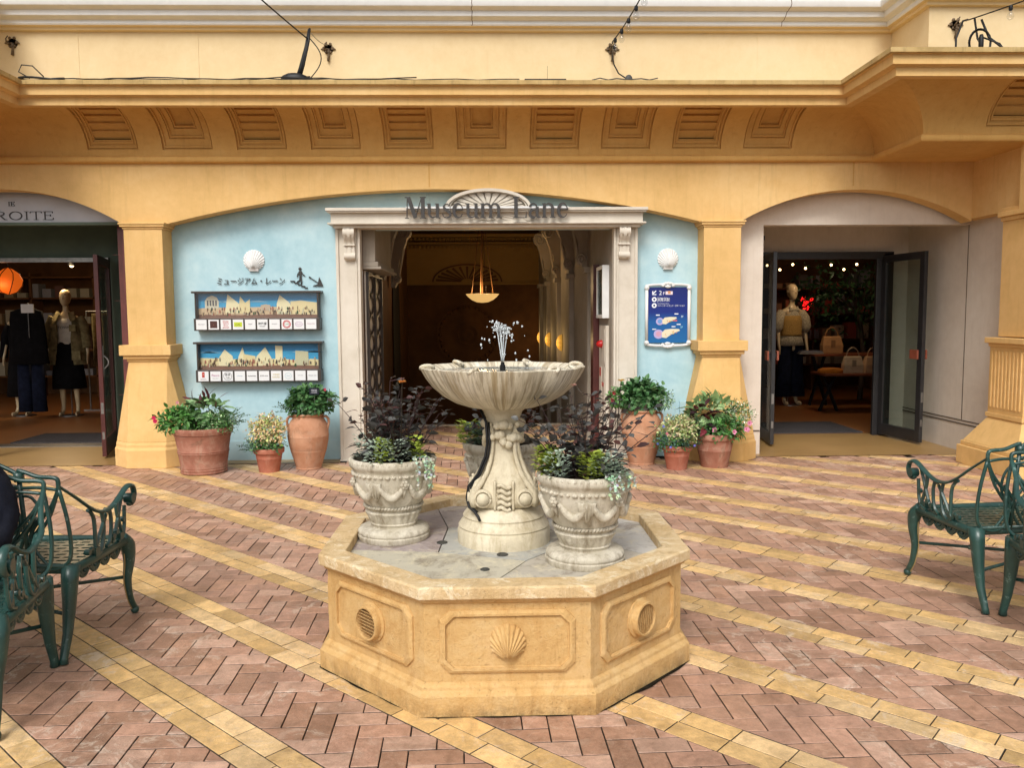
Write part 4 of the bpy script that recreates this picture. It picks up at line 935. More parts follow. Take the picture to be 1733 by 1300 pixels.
o=m.build('folded_clothes_pile',CLOTH,None); o.location=(5.25,13.45,.872); tag(o,'pale folded clothes on the taller display table','clothes')
bt=thing('artificial_tree','dark leafy indoor tree hanging over the tables in the right shop','plant',(6.5,14.3,0))
m=MB(); m.col=(.045,.03,.02,1); m.tube([(0,0,0),(.05,0,.8),(-.05,0,1.5),(-.2,0,2.0)],[.05,.045,.04,.03],8)
for k in range(9):
    a=k*.8; m.tube([(-.05,0,1.3+.05*k),(-.1+.4*math.cos(a),.3*math.sin(a),1.6+.07*k),(-.1+.75*math.cos(a),.5*math.sin(a),1.7+.09*k)],[.02,.012,.006],5)
m.build('trunk',STEM,bt)
rr=random.Random(3)
def leafgeo(mb,p,d,n,L,w,col,fold=.25,droop=.2):
    d=d.normalized(); s=d.cross(n); 
    if s.length<1e-4: s=d.orthogonal()
    s.normalize(); n=s.cross(d).normalized(); q=[]
    for t,ww in ((0,.12),(.35,1),(.7,.8),(1,.05)):
        c=p+d*L*t-n*L*droop*t*t; q+=[c-s*w*ww*.5+n*w*fold*ww*.5,c,c+s*w*ww*.5+n*w*fold*ww*.5]
    f=[]
    for k in range(3): f+=[(3*k,3*k+1,3*k+4,3*k+3),(3*k+1,3*k+2,3*k+5,3*k+4)]
    mb.add(q,f,col)
def rdir(r,upb=.3):
    v=Vector((r.gauss(0,1),r.gauss(0,1),r.gauss(0,1)+upb)); return v.normalized()
m=MB()
for i in range(900):
    a=rr.uniform(0,2*PI); rad=rr.uniform(.1,1)**.6*1.0; p=Vector((-.25+rad*math.cos(a)*.95,rad*math.sin(a)*.6,1.85+rr.gauss(0,.28)))
    g=rr.uniform(.5,1.3); leafgeo(m,p,rdir(rr,0),rdir(rr,1),rr.uniform(.07,.13),.05,(.03*g,.075*g,.025*g))
m.build('foliage',LEAF,bt,fix=False)
st=thing('string_light','string of small warm bulbs across the back of the right shop','string lights',(0,0,0))
m=MB(); pts=[(3.7+i*.12,15.3,2.42+.05*math.sin(i*1.25)+.0) for i in range(30)]; m.tube(pts,.005,4); m.build('wire',BLACK,st)
em=emit('warm_string_bulb','ffd090',9); m=MB()
for i in range(2,28,2): m.ball((pts[i][0],15.28,pts[i][2]-.03),.022,8,5)
m.build('bulb',em,st)
ne=thing('neon_sign','red neon scribble sign glowing on the back wall of the right shop','neon sign',(0,0,0))
m=MB(); m.tube([(6.05+.05*math.cos(i*1.9)+i*.008,15.9,1.72+.13*math.sin(i*1.3)) for i in range(22)],.012,6); m.build('neon_tube',emit('red_neon','ff2020',1.2),ne)
sh=thing('back_shelving','dark shelves with clothes and lit posters at the back of the right shop','shelving',(0,0,0))
m=MB()
for z in (.5,1.0,1.5,2.0): m.box(4.0,8.7,16.2,16.6,z,z+.03)
for x in (4.0,5.2,6.4,7.6,8.7): m.box(x-.02,x+.02,16.2,16.6,0,2.3)
m.build('shelf_frame',DARKB,sh)
m=MB()
for z in (.53,1.03,1.53,2.03):
    for i in range(18):
        c=rr.choice([(.3,.2,.12),(.1,.1,.1),(.4,.35,.28),(.35,.08,.06),(.2,.2,.24)]); x=4.1+i*.25; m.box(x,x+.18,16.25,16.5,z,z+rr.uniform(.08,.36),c)
m.build('shelf_goods',CLOTH,sh)
added_spot=thing('ceiling_spotlight','added unseen ceiling spotlight inside the right shop above the mannequin and tables','spotlight',(5.2,12.6,2.75))  # unseen spotlight, added to light the shop interior
m=MB(); m.lathe([(.03,.2),(.06,.15),(.065,0)],(0,0,0),14); m.build('housing',BLACK,added_spot); m=MB(); m.ball((0,0,.02),.04,8,6); m.build('bulb',emit('added_spot_bulb','ffdcb0',4),added_spot)
plight((0,0,-.1),30,(1,.74,.48),.15,added_spot)
# ---------------------------------------------------------------- passage lamps
ch=thing('bowl_chandelier','glowing alabaster bowl chandelier on thin rods in the passage','chandelier',(-.12,13.0,1.735))
BOWLG=emit('lit_alabaster','ffcb7a',.6,'c9a060')
m=MB(); pr=[(.012,-.0),(.09,.008),(.17,.045),(.225,.09),(.262,.135),(.255,.137),(.215,.09),(.1,.03)]; m.lathe(pr,(0,0,0),32,cap=False); m.build('bowl',BOWLG,ch,smooth=True)
m=MB()
for a in (R(20),R(100),R(200),R(290)): m.tube([(.18*math.cos(a),.18*math.sin(a),.13),(.03*math.cos(a),.03*math.sin(a),1.3)],.006,5)
m.tube([(0,0,.05),(0,0,1.5)],.01,6); m.lathe([(.08,1.52),(.03,1.45)],(0,0,0),12); m.build('rod',plain('bronze_rod','6b4a28',.4,.5,.5),ch)
plight((0,0,.175),30,(1,.68,.34),.12,ch)
for i,(px_,yy) in enumerate(((0,12.9),(1,14.5),(2,15.9))):
    lab=['nearest','middle','farthest'][i]+' of three golden shell lamps on the right wall of the passage'
    o=thing('shell_wall_lamp',lab,'wall lamp',(tx(yy,1)-.01,yy,1.10),0,'shell lamps along the passage wall')
    m=MB(); n=15
    rings=[]
    for k in range(7):
        t=PI/2*k/6; rings.append([(-.085*math.sin(t)*(1+.05*math.cos(8*a)),.085*math.cos(t)*math.cos(a)*(1+.07*math.cos(14*a)),.125*math.cos(t)*math.sin(a)*(1+.07*math.cos(14*a))) for a in [2*PI*j/84 for j in range(84)]])
    m.loft(rings,True,True); plight((-.25,-.05,.0),3,(1,.68,.3),.08,o); m.build('shell_shade',emit('lit_gold_shell_%d'%i,'f2b64c',.30,'c8963c'),o,smooth=True)
# ================================================================ FOUNTAIN
DRN=((-.032,3.412,.020),(.045,3.625,.026),(-.238,3.835,.026),(-.345,4.125,.020))
FX,FY=.056,3.880
def octa(a,z,cx=FX,cy=FY): 
    r=a/math.cos(PI/8); return [(cx+r*math.cos(PI/8+i*PI/4),cy+r*math.sin(PI/8+i*PI/4),z) for i in range(8)]
FNT=thing('stone_fountain','pale stone pedestal fountain standing on an octagonal ochre basin with shell panels','fountain')
m=MB(); m.loft([octa(.819,0),octa(.819,.082),octa(.816,.087),octa(.800,.098),octa(.798,.112),octa(.790,.120),octa(.775,.128)],cap=False); m.build('base_plinth',BASEY,FNT,bevel=.003)
m=MB(); m.loft([octa(.780,.12),octa(.780,.44)],cap=False); m.loft([octa(.780,.438),octa(.792,.446),octa(.798,.458),octa(.802,.462)],cap=False); m.build('basin_wall',BASEY,FNT,bevel=.002)
m=MB(); m.loft([octa(.790,.462),octa(.814,.464),octa(.817,.468),octa(.817,.508),octa(.810,.5145),octa(.708,.5145),octa(.704,.511),octa(.704,.44)],cap=False); m.build('rim',RIMY,FNT,bevel=.003)
# panels on the faces
TW=.780*math.tan(PI/8)
def face_M(k): # k-th face, local x along the face, -y outward, z up
    a=-PI/2+k*PI/4; return Matrix.Translation((FX+.780*math.cos(a),FY+.780*math.sin(a),0))@Matrix.Rotation(a+PI/2,4,'Z')
def octrect(w,h,c,zc): return [(-w+c,zc-h),(w-c,zc-h),(w,zc-h+c),(w,zc+h-c),(w-c,zc+h),(-w+c,zc+h),(-w,zc+h-c),(-w,zc-h+c)]
def panel(k):
    m=MB(); zc=.288; s=len(m.v)
    A=octrect(.262,.125,.038,zc);B=octrect(.250,.113,.036,zc);C=octrect(.240,.103,.034,zc);D=octrect(.232,.095,.032,zc)
    seq=[(A,.0),(A,-.009),(B,-.016),(C,-.016),(C,-.003),(D,-.0015),(D,-.0035)]
    m.loft([[(x,y,z) for x,z in P] for P,y in seq],True,False); m.add([(x,-.0035,z) for x,z in D],[tuple(range(8))])
    m.xf(face_M(k)); m.build('relief_panel',BASEY,FNT,bevel=.0015)
for k in range(8): panel(k)
def shellgeo(m,r,depth,nr=11,hinge=True):
    """scallop shell in xz plane facing -y, hinge at the bottom"""
    N=nr*8; rings=[]; hz=-.80*r
    K=9
    for k in range(K+1):
        t=k/K; ring=[]
        for i in range(N+1):
            u=i/N; a=R(-152)+R(304)*u if 0 else R(-62)+R(304)*u
            ph=abs(math.sin(PI*nr*u)); 
            ex=r*math.cos(a)*(1+.03*ph); ez=r*math.sin(a)*(1+.03*ph)
            x=ex*t; z=hz+(ez-hz)*t
            dd=depth*math.sin(PI*min(1,max(0,(1-t)*.62+.0)))**.8*(1) if t>0 else depth*.75
            y=-(dd*(.55+.45*(1-abs(2*u-1)))+ .07*depth*(ph-.5)*min(1,t*1.6)*1.4)
            if k==K: y=-.04*depth-.22*depth*ph*.8
            ring.append((x,y,z))
        rings.append(ring)
    rings.append([(x,.0,z) for x,y,z in rings[-1]])
    m.loft(rings,False,False)
    if hinge: m.loft([[(-.34*r,-.02*depth-.0,hz-.12*r),(.34*r,-.02*depth,hz-.12*r),(.30*r,-.45*depth,hz+.16*r),(-.30*r,-.45*depth,hz+.16*r)],[(-.34*r,.0,hz-.12*r),(.34*r,0,hz-.12*r),(.34*r,0,hz+.16*r),(-.34*r,0,hz+.16*r)]])
def shell_on(k):
    m=MB(); shellgeo(m,.068,.060,15); m.xf(face_M(k)@Matrix.Translation((0,-.003,.288))); m.build('scallop_shell',BASEY,FNT,smooth=True,autosm=60)
for k in (0,2,4,6): shell_on(k)
def vent(k,ang):
    m=MB(); r=.072; Mx=face_M(k)@Matrix.Translation((0,0,.288))@Matrix.Rotation(R(90),4,'X')
    # lathe axis -> outward (-y)
    m.lathe([(r+.012,-.002),(r+.012,.010),(r+.002,.016),(r,.036),(r-.003,.041),(r-.010,.041),(r-.012,.012),(.002,.010)],(0,0,0),36); m.xf(Mx); o=m.build('round_vent',BASEY,FNT,smooth=True,autosm=40)
    m=MB(); n=9
    for i in range(n):
        zz=-.055+.11*i/(n-1); h=math.sqrt(max(.0001,(r-.011)**2-zz*zz))
        m.add([(-h,zz+.004,.036),(h,zz+.004,.036),(h,zz-.006,.014),(-h,zz-.006,.014),(-h,zz+.0065,.036),(h,zz+.0065,.036),(h,zz-.0035,.014),(-h,zz-.0035,.014)],[(0,1,2,3),(7,6,5,4),(0,4,5,1),(3,2,6,7)])
    m.xf(Mx@Matrix.Rotation(R(ang),4,'Z')); m.build('vent_slats',BASEY,o)
vent(1,82); vent(7,-2); vent(3,0); vent(5,90)
# grime line at the foot
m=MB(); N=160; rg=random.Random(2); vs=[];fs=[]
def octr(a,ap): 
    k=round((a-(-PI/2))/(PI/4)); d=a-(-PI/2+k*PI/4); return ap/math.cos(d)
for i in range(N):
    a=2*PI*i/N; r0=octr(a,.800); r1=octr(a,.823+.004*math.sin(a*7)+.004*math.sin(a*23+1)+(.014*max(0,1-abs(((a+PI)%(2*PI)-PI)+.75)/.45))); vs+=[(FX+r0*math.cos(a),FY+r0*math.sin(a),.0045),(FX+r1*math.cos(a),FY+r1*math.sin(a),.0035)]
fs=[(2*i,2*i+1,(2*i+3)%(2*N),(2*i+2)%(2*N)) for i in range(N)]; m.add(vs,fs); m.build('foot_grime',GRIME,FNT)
# paving slabs inside the basin : a pentagon ring with radial joints
ZS=.472
m=MB(); inner=[(FX+.36*math.cos(a),FY+.36*math.sin(a)) for a in [R(x) for x in (-75,-3,69,141,213)]]
cols=[(.46,.42,.35),(.56,.54,.50),(.40,.35,.33),(.38,.32,.31),(.50,.46,.36),(.40,.40,.37)]
def slab(poly,c):
    if area(poly)<0: poly=poly[::-1]
    a=inset(poly,.003); n=len(a); m.add([(x,y,ZS) for x,y in a]+[(x,y,ZS-.02) for x,y in a],[tuple(range(n))]+[(i,i+n,(i+1)%n+n,(i+1)%n) for i in range(n)],c)
slab(inner,cols[5])
O=[(x,y) for x,y,z in octa(.706,0)]
def hitoct(a):
    r=octr(a,.706); return (FX+r*math.cos(a),FY+r*math.sin(a))
angs=[R(x) for x in (-75-22,-3-22,69-22,141-22,213-22)]
for i in range(5):
    a0=angs[i]; a1=angs[(i+1)%5]+(2*PI if i==4 else 0)
    while a1<a0: a1+=2*PI
    poly=[inner[i],hitoct(a0)]
    for k in range(-8,16):
        c=PI/8+k*PI/4
        if a0<c<a1: poly.append((FX+.706/math.cos(PI/8)*math.cos(c),FY+.706/math.cos(PI/8)*math.sin(c)))
    poly+= [hitoct(a1),inner[(i+1)%5]]; slab(poly,cols[i])
m.build('basin_paving',SLAB,FNT,fix=False)
m=MB(); m.add(octa(.706,ZS-.012),[tuple(range(8))]); m.build('basin_mortar',MORTAR,FNT)
m=MB()
for x,y,r in DRN: m.lathe([(r,0),(r,.004),(r*.8,.006),(r*.5,.002)],(x,y,ZS),16)
m.build('drain_cap',plain('drain_metal','4a4a46',.6,.4,.3,.2,40),FNT)
# pedestal
m=MB(); pr=[(.220,0),(.221,.06),(.217,.068),(.214,.075),(.217,.082),(.206,.098),(.196,.112),(.192,.122),(.195,.130),(.185,.143),(.170,.160),(.158,.172),(.152,.176),(.12,.178)]
m.lathe(pr,(FX,FY,ZS),56); m.build('pedestal_foot',FST,FNT,smooth=True,autosm=28)
def sq(p): # superelliptic section with 4 faces
    def f(a,k,z): 
        c,s=abs(math.cos(a)),abs(math.sin(a)); return p[k][2] and (1/((c**p[k][2]+s**p[k][2])**(1/p[k][2]))) or 1
    return f
# z relative to ZS : r, z, superellipse exponent
pp=[(.120,.176,3.2),(.136,.182,3.2),(.146,.205,3.2),(.150,.235,3),(.146,.268,3),(.134,.300,3),(.112,.332,3),(.092,.365,3),(.078,.400,3),(.068,.440,3),(.062,.480,3),(.060,.520,3),(.064,.548,3),(.070,.560,2.4),(.076,.585,2),(.086,.605,2),(.092,.622,2),(.104,.632,2),(.108,.640,2),(.12,.652,2)]
m=MB(); m.lathe([(r,z) for r,z,_ in pp],(FX,FY,ZS),48,sq(pp),a0=PI/48); m.build('pedestal_shaft',FST,FNT,smooth=True,autosm=60)
m=MB(); front=lambda a,r,z:(FX+r*math.sin(a),FY-r*math.cos(a),ZS+z)
for q in range(4):
    qa=q*PI/2
    for s in (-1,1):
        # volute discs & S ribs framing each face
        def F(xl,yl,zl,qa=qa): return (FX+xl*math.cos(qa)-yl*math.sin(qa)*-1*-1 if 0 else FX+xl*math.cos(qa)+(-yl)*math.sin(qa)*-1*-1, FY+xl*math.sin(qa)-yl*math.cos(qa), ZS+zl)
        def F(xl,yl,zl,qa=qa):
            # local: x right, y outward(front)
            return (FX+xl*math.cos(qa)+yl*math.sin(qa), FY+xl*math.sin(qa)-yl*math.cos(qa), ZS+zl)
        c=F(s*.098,.150,.232); d=F(s*.098,.170,.232); e=F(s*.098,.13,.232)
        m.tube([e,c],.044,20); m.tube([c,d],.028,18)
        m.tube([F(s*.098+.036*math.cos(t),.152,.232+.036*math.sin(t)) for t in [2*PI*i/20 for i in range(21)]],.006,6)
        prof=[(.055,.062,.56),(.050,.064,.50),(.052,.068,.45),(.060,.080,.40),(.078,.100,.345),(.105,.125,.30),(.135,.140,.265),(.150,.142,.232),(.142,.140,.195)]
        m.tube([F(s*a,b,z) for a,b,z in prof],[.010,.011,.011,.011,.012,.013,.014,.014,.012],8)
    for i in range(5):
        z=.185+i*.026
        m.tube([F(-.030+.060*j/8,.152+.004*math.sin(PI*j/8),z+.008*math.sin(2*PI*j/8)) for j in range(9)],.0095,6)
    for s in (-1,1): m.tube([F(s*.042,.146,.175+.14*j/8) for j in range(9)],.007,6)
    # fruit cluster and cherub face under the collar
    rq=random.Random(q)
    for i in range(11):
        m.ball(F(rq.uniform(-.052,.052),.070+rq.uniform(0,.014),.520-abs(rq.gauss(0,.024))),rq.uniform(.015,.022),8,6)
    m.ball(F(0,.078,.565),.030,10,8,sc=(1,1,.8)); m.ball(F(-.03,.078,.56),.018,8,6); m.ball(F(.03,.078,.56),.018,8,6); m.ball(F(0,.085,.482),.017,8,6)
for q in range(4):
    a=PI/4+q*PI/2
    for k in range(3): m.ball((FX+.092*math.cos(a),FY+.092*math.sin(a),ZS+.505+.03*k),.020-.003*k,8,6)
m.build('pedestal_carving',FST,FNT,smooth=True)
# bowl, lobed
def lobe(a,k,z): 
    t=[0,.15,.35,.6,.85,1,1,1,.9,.7,.4,.2,0][min(k,12)]
    return 1-.06*t*(1-abs(math.cos(4.5*a)))**1.9 +.003*t*math.cos(45*a)
pb=[(.112,.638),(.165,.646),(.225,.666),(.285,.700),(.335,.745),(.365,.785),(.385,.822),(.389,.832),(.375,.836),(.352,.826),(.31,.800),(.22,.785),(.05,.78)]
m=MB(); m.lathe(pb,(FX,FY,ZS),180,lobe,a0=.1); bw=m.build('bowl',BOWL,FNT,smooth=True,autosm=50)
m=MB()
for a in (R(0),R(120),R(180),R(300),R(60),R(240)):
    a+=R(8); pts=[(FX+(.355+.030*math.cos(t))*math.cos(a+ .05*math.sin(t)),FY+(.355+.030*math.cos(t))*math.sin(a+.05*math.sin(t)),ZS+.832+.012*math.sin(t)) for t in [1.6*PI*i/12-.5 for i in range(13)]]; m.tube(pts,.009,6)
m.build('rim_scroll',BOWL,bw,smooth=True)
m=MB(); m.lathe([(.340,.0),(.30,.0008),(.2,-.0006),(.1,.001),(.02,.0)],(FX,FY,ZS+.815),64,lobe); 
wt=m.build('water_surface',WATER,FNT,smooth=True)
m=MB(); m.lathe([(.013,0),(.013,.028),(.009,.031),(.009,.042),(.004,.044)],(FX,FY-.005,ZS+.812),14); m.build('nozzle',BLACK,FNT,smooth=True,autosm=40)
m=MB(); cb=[(-.11,-.02,.64),(-.080,-.075,.58),(-.075,-.085,.48),(-.085,-.085,.42),(-.12,-.10,.34),(-.165,-.10,.28),(-.172,-.11,.23),(-.162,-.125,.19),(-.135,-.150,.172),(-.118,-.165,.150),(-.112,-.175,.135)]
m.tube([(FX+a,FY+b,ZS+z) for a,b,z in cb],.0065,7); m.tube([(FX+a+.012,FY+b-.004,ZS+z) for a,b,z in cb[1:9]],.005,7); m.build('pump_cable',BLACK,FNT,smooth=True)
# water jets
m=MB(); rw=random.Random(4); z0=ZS+.86
for j in range(12):
    az_=2*PI*j/12+rw.uniform(-.2,.2); vx=rw.uniform(.08,.23) if j%2 else rw.uniform(.02,.09); H=rw.uniform(.12,.185); T=1.0
    def pj(t): return (FX+vx*.38*t*math.cos(az_)*1.0,FY+vx*.38*t*math.sin(az_),z0+H*(1-(1-t)**2) if t<1 else z0+H-(t-1)**2*H)
    if j in (0,2,4,6,8): m.tube([pj(t) for t in [i*.09 for i in range(11)]],[.0016+.0009*rw.random() for i in range(11)],6)
    for k in range(10):
        t=rw.uniform(.75,2.0 if vx>.09 else 1.35); p=pj(t); r=rw.uniform(.0020,.0052); m.ball((p[0]+rw.gauss(0,.004),p[1]+rw.gauss(0,.004),p[2]+rw.gauss(0,.004)),r,7,5,sc=(1,1,rw.uniform(.9,1.7)))
for s in (-1,1):
    m.tube([(FX+s*(.004+.022*t),FY,z0+.16*t) for t in [i/8 for i in range(9)]],[.003,.0025,.003,.0022,.003,.0026,.0034,.003,.004],6)
    for k in range(13): m.ball((FX+s*.027+rw.gauss(0,.010),FY+rw.gauss(0,.012),z0+.16+rw.gauss(-.012,.020)),rw.uniform(.002,.0058),7,5)
m.build('water_jet',DROP,FNT,smooth=True)
# ================================================================ URN PLANTERS
def urn(parent):
    m=MB(); N=128
    pr=[(.168,0),(.173,.012),(.174,.024),(.168,.030),(.172,.034),(.172,.044),(.163,.056),(.145,.060),(.118,.062),(.108,.066),(.110,.075),(.115,.080),
        (.112,.086),(.120,.104),(.133,.128),(.137,.136),(.134,.142),(.126,.146),(.133,.160),(.139,.166),(.133,.172),(.140,.182),
        (.158,.215),(.174,.255),(.185,.295),(.189,.318),(.192,.326),(.189,.334),(.193,.346),(.204,.356),(.210,.366),(.211,.378),(.205,.392),(.196,.398),(.188,.394),(.184,.36),(.05,.36)]
    def mod(a,k,z):
        if .030<z<.058: return 1-.022*(1-abs(math.cos(10*a))**.25)
        if .082<z<.145: 
            t=min(1,(z-.082)/.02)*min(1,(.146-z)/.012) if z<.145 else 0
            return 1-.075*(1-abs(math.cos(11*a))**.35)
        if .160<z<.170: return 1+.035*math.sin(30*a+2*0)
        if .320<z<.330: return 1+.014*math.cos(30*a)
        if .352<z<.392: return 1-.010*abs(math.sin(24*a))
        return 1
    m.lathe(pr,(0,0,0),N,mod); m.build('urn_body',URN,parent,smooth=True,autosm=45)
    m=MB()
    for i in range(40):   # bead course
        a=2*PI*i/40; m.ball((.190*math.cos(a),.190*math.sin(a),.326),.0085,7,5,sc=(1.2,1.2,1.0) if i%3 else (1.7,1.7,1.0))
    for i in range(56):   # rope
        a=2*PI*i/56; m.tube([(.137*math.cos(a-.045),.137*math.sin(a-.045),.160),(.141*math.cos(a),.141*math.sin(a),.166),(.138*math.cos(a+.045),.138*math.sin(a+.045),.172)],.006,5)
    for i in range(48):   # scalloped lip
        a=2*PI*i/48; m.ball((.204*math.cos(a),.204*math.sin(a),.384),.0105,7,5,sc=(.8,.8,.9))
    def rad(z):
        for k in range(len(pr)-1):
            if pr[k][1]<=z<=pr[k+1][1] and pr[k][1]<.33: t=(z-pr[k][1])/max(1e-6,pr[k+1][1]-pr[k][1]); return pr[k][0]+(pr[k+1][0]-pr[k][0])*t
        return .18
    rq=random.Random(9)
    for q in range(4):      # swags, shields, rosettes
        a0=q*PI/2
        for h in (0,1):
            aa=a0+.22+h*(PI/4); bb=aa+PI/4-.10
            pts=[];rs=[]
            for i in range(15):
                t=i/14; a=aa+(bb-aa)*t; z=.285-.060*math.sin(PI*t); r=rad(z)+.006; pts.append((r*math.cos(a),r*math.sin(a),z)); rs.append(.009+.010*math.sin(PI*t))
            m.tube(pts,rs,8)
            for i in range(26):
                t=rq.random(); a=aa+(bb-aa)*t; z=.285-.060*math.sin(PI*t)+rq.uniform(-.010,.010)*math.sin(PI*t); r=rad(z)+.013; m.ball((r*math.cos(a),r*math.sin(a),z),rq.uniform(.004,.0075),6,4)
        a=a0+.10
        def SP(u,z,d=.008):
            r=rad(z)+d; return (r*math.cos(a+u/r),r*math.sin(a+u/r),z)
        sh=[(-.040,.300),(-.02,.296),(0,.304),(.02,.296),(.040,.300),(.034,.262),(.020,.228),(0,.205),(-.020,.228),(-.034,.262)]
        m.loft([[SP(u,z,.0) for u,z in sh],[SP(u,z,.012) for u,z in sh],[SP(u*.8,.26+(z-.26)*.8,.017) for u,z in sh]],True,True)
        for k in range(3): m.tube([SP(-.018+k*.018,.29-.0*k,.018),SP(-.010+k*.012,.225,.018)],.003,5)
        a=a0+.10+PI/4; r=rad(.29)+.012
        for k in range(6):
            t=k*PI/3; u=.013*math.cos(t); m.ball((r*math.cos(a+u/r),r*math.sin(a+u/r),.290+.013*math.sin(t)),.010,7,5)
        m.ball(((r+.008)*math.cos(a),(r+.008)*math.sin(a),.29),.009,7,5)
        m.tube([((rad(z)+.008)*math.cos(a),(rad(z)+.008)*math.sin(a),z) for z in (.275,.25,.22)],[.010,.008,.003],6)
    m.build('urn_relief',URN,parent,smooth=True)
    m=MB(); m.lathe([(.186,.355),(.15,.372),(.001,.380)],(0,0,0),24); m.build('soil',SOIL,parent,smooth=True)
def dark_plant(parent,seed,n=20,H=.36,spread=.16,flowers=()):
    r=random.Random(seed); m=MB(); lf=MB()
    tops=[]
    for i in range(n):
        a=r.uniform(0,2*PI); b=r.uniform(0,.11); x,y=b*math.cos(a),b*math.sin(a); h=H*r.uniform(.6,1.12)*(1-.35*b/.11*.5); ox,oy=r.gauss(0,spread*.45)+x*.9,r.gauss(0,spread*.45)+y*.9
        P=[Vector((x+ox*t**1.3,y+oy*t**1.3,.37+h*t)) for t in [k/7 for k in range(8)]]
        m.tube(P,[.0035-.0025*k/8 for k in range(8)],5,col=(.04,.022,.022)); tops.append(P[-1])
        for k in range(1,8):
            nl=(1 if r.random()<.55 else 2) if k<7 else 3
            for j in range(nl):
                aa=r.uniform(0,2*PI); d=Vector((math.cos(aa),math.sin(aa),r.uniform(.1,.7)))
                g=r.uniform(.6,1.9); c=(.055*g,.055*g,.052*g) if r.random()<.85 else (.075*g,.032*g,.030*g)
                q=P[k]+d.normalized()*.012
                if r.random()<.5: m.tube([P[k],q+d.normalized()*.02],.0012,4,col=(.05,.02,.02)); q=q+d.normalized()*.02
                L=r.uniform(.036,.060)*(1.2-.5*k/7); leafgeo(lf,q,d,(Vector((0,-.7,.8))+rdir(r,0)*.8).normalized(),L,L*.72,c,.2,r.uniform(.0,.5))
    for i in range(60):   # low big leaves
        a=r.uniform(0,2*PI); b=r.uniform(.03,.17); d=Vector((math.cos(a),math.sin(a),r.uniform(.1,.8))); g=r.uniform(.6,1.5)
        leafgeo(lf,Vector((b*math.cos(a),b*math.sin(a),.385+r.uniform(0,.07))),d,Vector((0,0,1)),r.uniform(.045,.075),r.uniform(.03,.045),(.028*g,.032*g,.026*g),.25,.5)
    m.build('dark_stems',STEM,parent,fix=False); lf.build('dark_foliage',LEAF,parent,fix=False)
    f=MB()
    for i,(dx,dy,z,c,s) in enumerate(flowers):
        p=Vector((dx,dy,z)); m2=[]
        for j in range(12):
            aa=j*2.4; d=Vector((math.cos(aa)*.8,math.sin(aa)*.8,.3+j*.06)); leafgeo(f,p,d,Vector((0,0,1)),s,s*.6,c,.5,.3)
        f.tube([p,(dx*.8,dy*.8,.42)],.0018,4,col=(.04,.03,.02))
    if flowers: f.build('flower',PETAL,parent,fix=False)
def low_fill(parent,name,seed,spots,col,n=70,size=.018,trail=None,up=.06):
    r=random.Random(seed); m=MB(); n=int(n*1.7); up=up+.05
    for (x,y,rad_) in spots:
        for i in range(n):
            a=r.uniform(0,2*PI); b=rad_*math.sqrt(r.random()); g=r.uniform(.65,1.3); c=tuple(q*g for q in col)
            p=Vector((x+b*math.cos(a),y+b*math.sin(a),.392+r.random()*up)); leafgeo(m,p,Vector((math.cos(a),math.sin(a),r.uniform(.2,1.2))),Vector((0,0,1)),size*r.uniform(.7,1.3),size*r.uniform(.6,.9),c,.2,.3)
    if trail:
        for (a,L) in trail:
            for s_ in range(3):
                aa=a+r.gauss(0,.10); pts=[]; 
                for k in range(9):
                    t=k/8; rr_=.19+.04*math.sin(min(1,t*2)*PI/2)+.01*s_; pts.append(Vector((rr_*math.cos(aa+.1*t*math.sin(s_)),rr_*math.sin(aa+.1*t*math.sin(s_)),.415-L*max(0,t-.15)*r.uniform(.9,1.1))))
                m.tube(pts,.0012,4,col=tuple(q*.8 for q in col))
                for p in pts:
                    for j in range(3):
                        d=rdir(r,-.2); leafgeo(m,p,d,Vector((0,0,1)),size*r.uniform(.6,1),size*.75,tuple(q*r.uniform(.7,1.2) for q in col),.2,.3)
    m.build(name,LEAF,parent,fix=False)
SIL=(.58,.70,.57); LIME=(.42,.52,.08)
u1=thing('urn_planter','weathered stone urn planter on the left of the basin with dense dark foliage','planter',(-.478,3.955,ZS+.001),R(-118),'stone urn planters round the fountain')
urn(u1)
u1r=R(-118)
def inv(a,rz): return a-rz
dark_plant(u1,21,38,.36,.17,[(.10,.13,.765,(.75,.32,.08),.022),(-.02,.05,.77,(.45,.25,.22),.014)])
low_fill(u1,'silver_foliage',5,[(.06,-.13,.05),(.12,.10,.055),(.16,.02,.05)],SIL,60,.019,[(inv(R(-48),u1r),.16),(inv(R(-40),u1r),.10)])
low_fill(u1,'lime_foliage',6,[(.14,.055,.04),(.02,.15,.03)],LIME,40,.026)
u2=thing('urn_planter','weathered stone urn planter at the front right of the fountain basin with tall sparse stems','planter',(.405,3.525,ZS+.001),R(-100),'stone urn planters round the fountain')
urn(u2); u2r=R(-100)
dark_plant(u2,33,34,.34,.24,[(.03,.155,.79,(.72,.52,.20),.020),(-.03,-.05,.765,(.6,.35,.28),.016)])
low_fill(u2,'silver_foliage',7,[(.12,-.11,.05),(.13,.09,.06),(.15,.13,.04)],SIL,80,.019,[(inv(R(-72),u2r),.10),(inv(R(-50),u2r),.06)])
low_fill(u2,'lime_foliage',8,[(.02,-.16,.05),(.06,-.15,.04),(.155,.03,.04)],LIME,60,.030)
u3=thing('urn_planter','pale stone urn planter standing behind the fountain pedestal with lime and silver leaves','planter',(.055,4.405,ZS+.001),R(-60),'stone urn planters round the fountain')
urn(u3); u3r=R(-60)
dark_plant(u3,44,18,.20,.22)
low_fill(u3,'silver_foliage',9,[(-.02,-.15,.06),(.05,-.12,.05)],(.22,.36,.24),80,.022)
low_fill(u3,'lime_foliage',10,[(-.08,-.16,.05)],LIME,60,.032)
